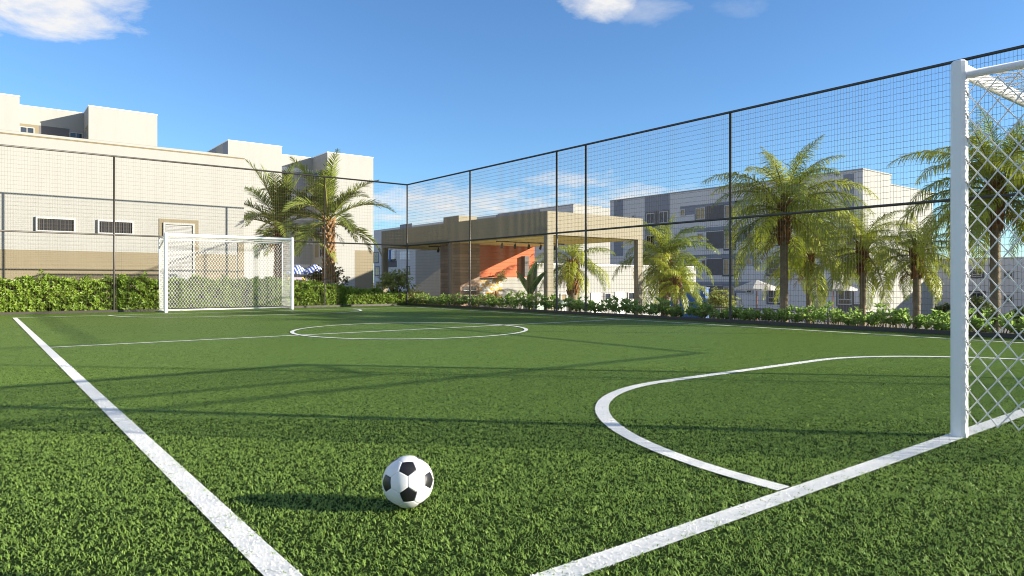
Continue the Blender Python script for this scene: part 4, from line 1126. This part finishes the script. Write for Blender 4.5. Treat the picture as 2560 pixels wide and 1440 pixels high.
# low shrubs along the right fence: each plant is a thing
ORD = ['first', 'second', 'third', 'fourth', 'fifth', 'sixth', 'seventh', 'eighth', 'ninth', 'tenth', 'eleventh', 'twelfth', 'thirteenth', 'fourteenth', 'fifteenth', 'sixteenth', 'seventeenth', 'eighteenth', 'nineteenth', 'twentieth', 'twenty-first', 'twenty-second', 'twenty-third', 'twenty-fourth']
BAYS = [(20.86, 99, 'bay by the far corner post'), (16.08, 20.86, 'bay with the banana plant'), (14.78, 16.08, 'narrow fence bay'), (9.82, 14.78, 'bay with the blue wall'), (4.85, 9.82, 'bay with the small palms'), (-9, 4.85, 'bay behind the near goal net')]
def shrub_row():
    made = []
    y = 1.9
    while y < 26.4:
        y += rng.uniform(.21, .30)
        x0 = VF + rng.uniform(.28, .62); h = rng.uniform(.22, .36) * (1.12 if y > 12 else 1.0)
        if 17 < y < 19: h *= 1.2
        t = thing('low_shrub', 'low shrub', 'shrub', (x0, y, 0), 'low shrubs along the right fence'); made.append((y, t))
        ns = rng.integers(6, 10)
        C = []; U = []; mb = MB()
        for s in range(ns):
            a = rng.uniform(0, 2 * PI); rr = rng.uniform(.03, .30); hz = h * rng.uniform(.45, 1.25) * (1.12 - rr * .8)
            px, py = x0 + rr * math.cos(a), y + rr * math.sin(a)
            mb.tube([(x0 + (px - x0) * .3, y + (py - y) * .3, 0), (px, py, hz)], [.006, .004], 4, False)
            for lv in (1.0, .55):
                C.append((px * lv + x0 * (1 - lv) * .5 + px * (1 - lv) * .5, py, hz * lv)); U.append((math.cos(a) * .3 * rr * 3, math.sin(a) * .3 * rr * 3, 1))
        mb.build('stems', M['twig'], t)
        V, Qn = rosettes(np.array(C), np.array(U), 5, .125, .066, (.45, 1.25)); np_mesh('foliage', V, Qn, M['leaf2'], t)
    for lo_, hi_, nm_ in BAYS:
        for i, (yy, tt) in enumerate(sorted([m for m in made if lo_ <= m[0] < hi_], key=lambda m: -m[0])):
            tt['label'] = '%s low shrub from the left in the %s' % (ORD[i], nm_)
shrub_row()

def bush(nm, label, px, d, zc, rx, rz, n, m, leaf, seed, sparse=.5, ball=False, spread=0):
    r = np.random.default_rng(seed)
    x, y, _ = at_d(px, 700, d); zb = float(terrain(x, y))
    t = thing(nm, label, 'bush', (x, y, zb))
    mb = MB(); C = []; U = []
    nbr = 26 if not ball else 10
    for k in range(nbr):
        a = r.uniform(0, 2 * PI); e = r.uniform(.15, 1.35)
        tip = Vector((x + rx * math.cos(a) * math.cos(e) * r.uniform(.7, 1.05), y + rx * math.sin(a) * math.cos(e) * r.uniform(.7, 1.05), zc + rz * (math.sin(e) * 1.25 - .45) * r.uniform(.8, 1.1)))
        mid_ = Vector((x, y, zb)) * .5 + tip * .5 + Vector((0, 0, .12))
        mb.tube([(x + r.normal(0, .05), y + r.normal(0, .05), zb), mid_, tip], [.02, .011, .004], 4, False)
        if not ball:
            for s in range(n // nbr):
                q = r.uniform(.35, 1.05) ** .7; c = (mid_ * (1 - q) + tip * q) + Vector(r.normal(0, sparse * .16, 3)); C.append(tuple(c)); U.append(tuple(tip - mid_ + Vector((0, 0, .3))))
    mb.build('stems', M['twig'], t)
    if ball:
        q = norm(r.normal(0, 1, (n, 3))); rad = (.9 + .12 * np.sin(q[:, 0] * 7) * np.sin(q[:, 1] * 6 + 1) + r.normal(0, .03, n))[:, None]
        C = np.array([x, y, zc]) + q * rad * [rx, rx, rz]; U = q + [0, 0, .4]
    V, Qn = rosettes(np.array(C), np.array(U) + r.normal(0, .1, (len(C), 3)), 5, leaf, leaf * .5, (.2, 1.0)); np_mesh('foliage', V, Qn, M[m], t)
bush('loose_bush', 'loose dark green bush beneath the right date palm', 818, 31, .75, 1.35, 1.0, 620, 'bushleaf', .10, 21, sparse=.8)
bush('loose_bush', 'loose olive green bush by the left end of the pavilion, at the fence corner', 988, 29.5, .70, 1.05, .9, 620, 'bushleaf2', .09, 22, sparse=.8)
bush('loose_bush', 'yellow brown bush behind the dark railing, left of the parasols', 1795, 34, -.2, 1.1, .8, 420, 'bushleaf2', .12, 23, sparse=1)
bush('round_bush', 'round clipped bush close behind the left edge of the near goal post', 2366, 15.6, .12, .26, .34, 420, 'bushleaf', .06, 24, ball=True)
bush('round_bush', 'round clipped bush at the foot of the dark palm behind the net', 2440, 15.4, .22, .34, .42, 520, 'bushleaf', .06, 25, ball=True)
bush('round_bush', 'round clipped bush at the right edge behind the net', 2562, 15.0, .10, .28, .34, 420, 'bushleaf', .06, 26, ball=True)
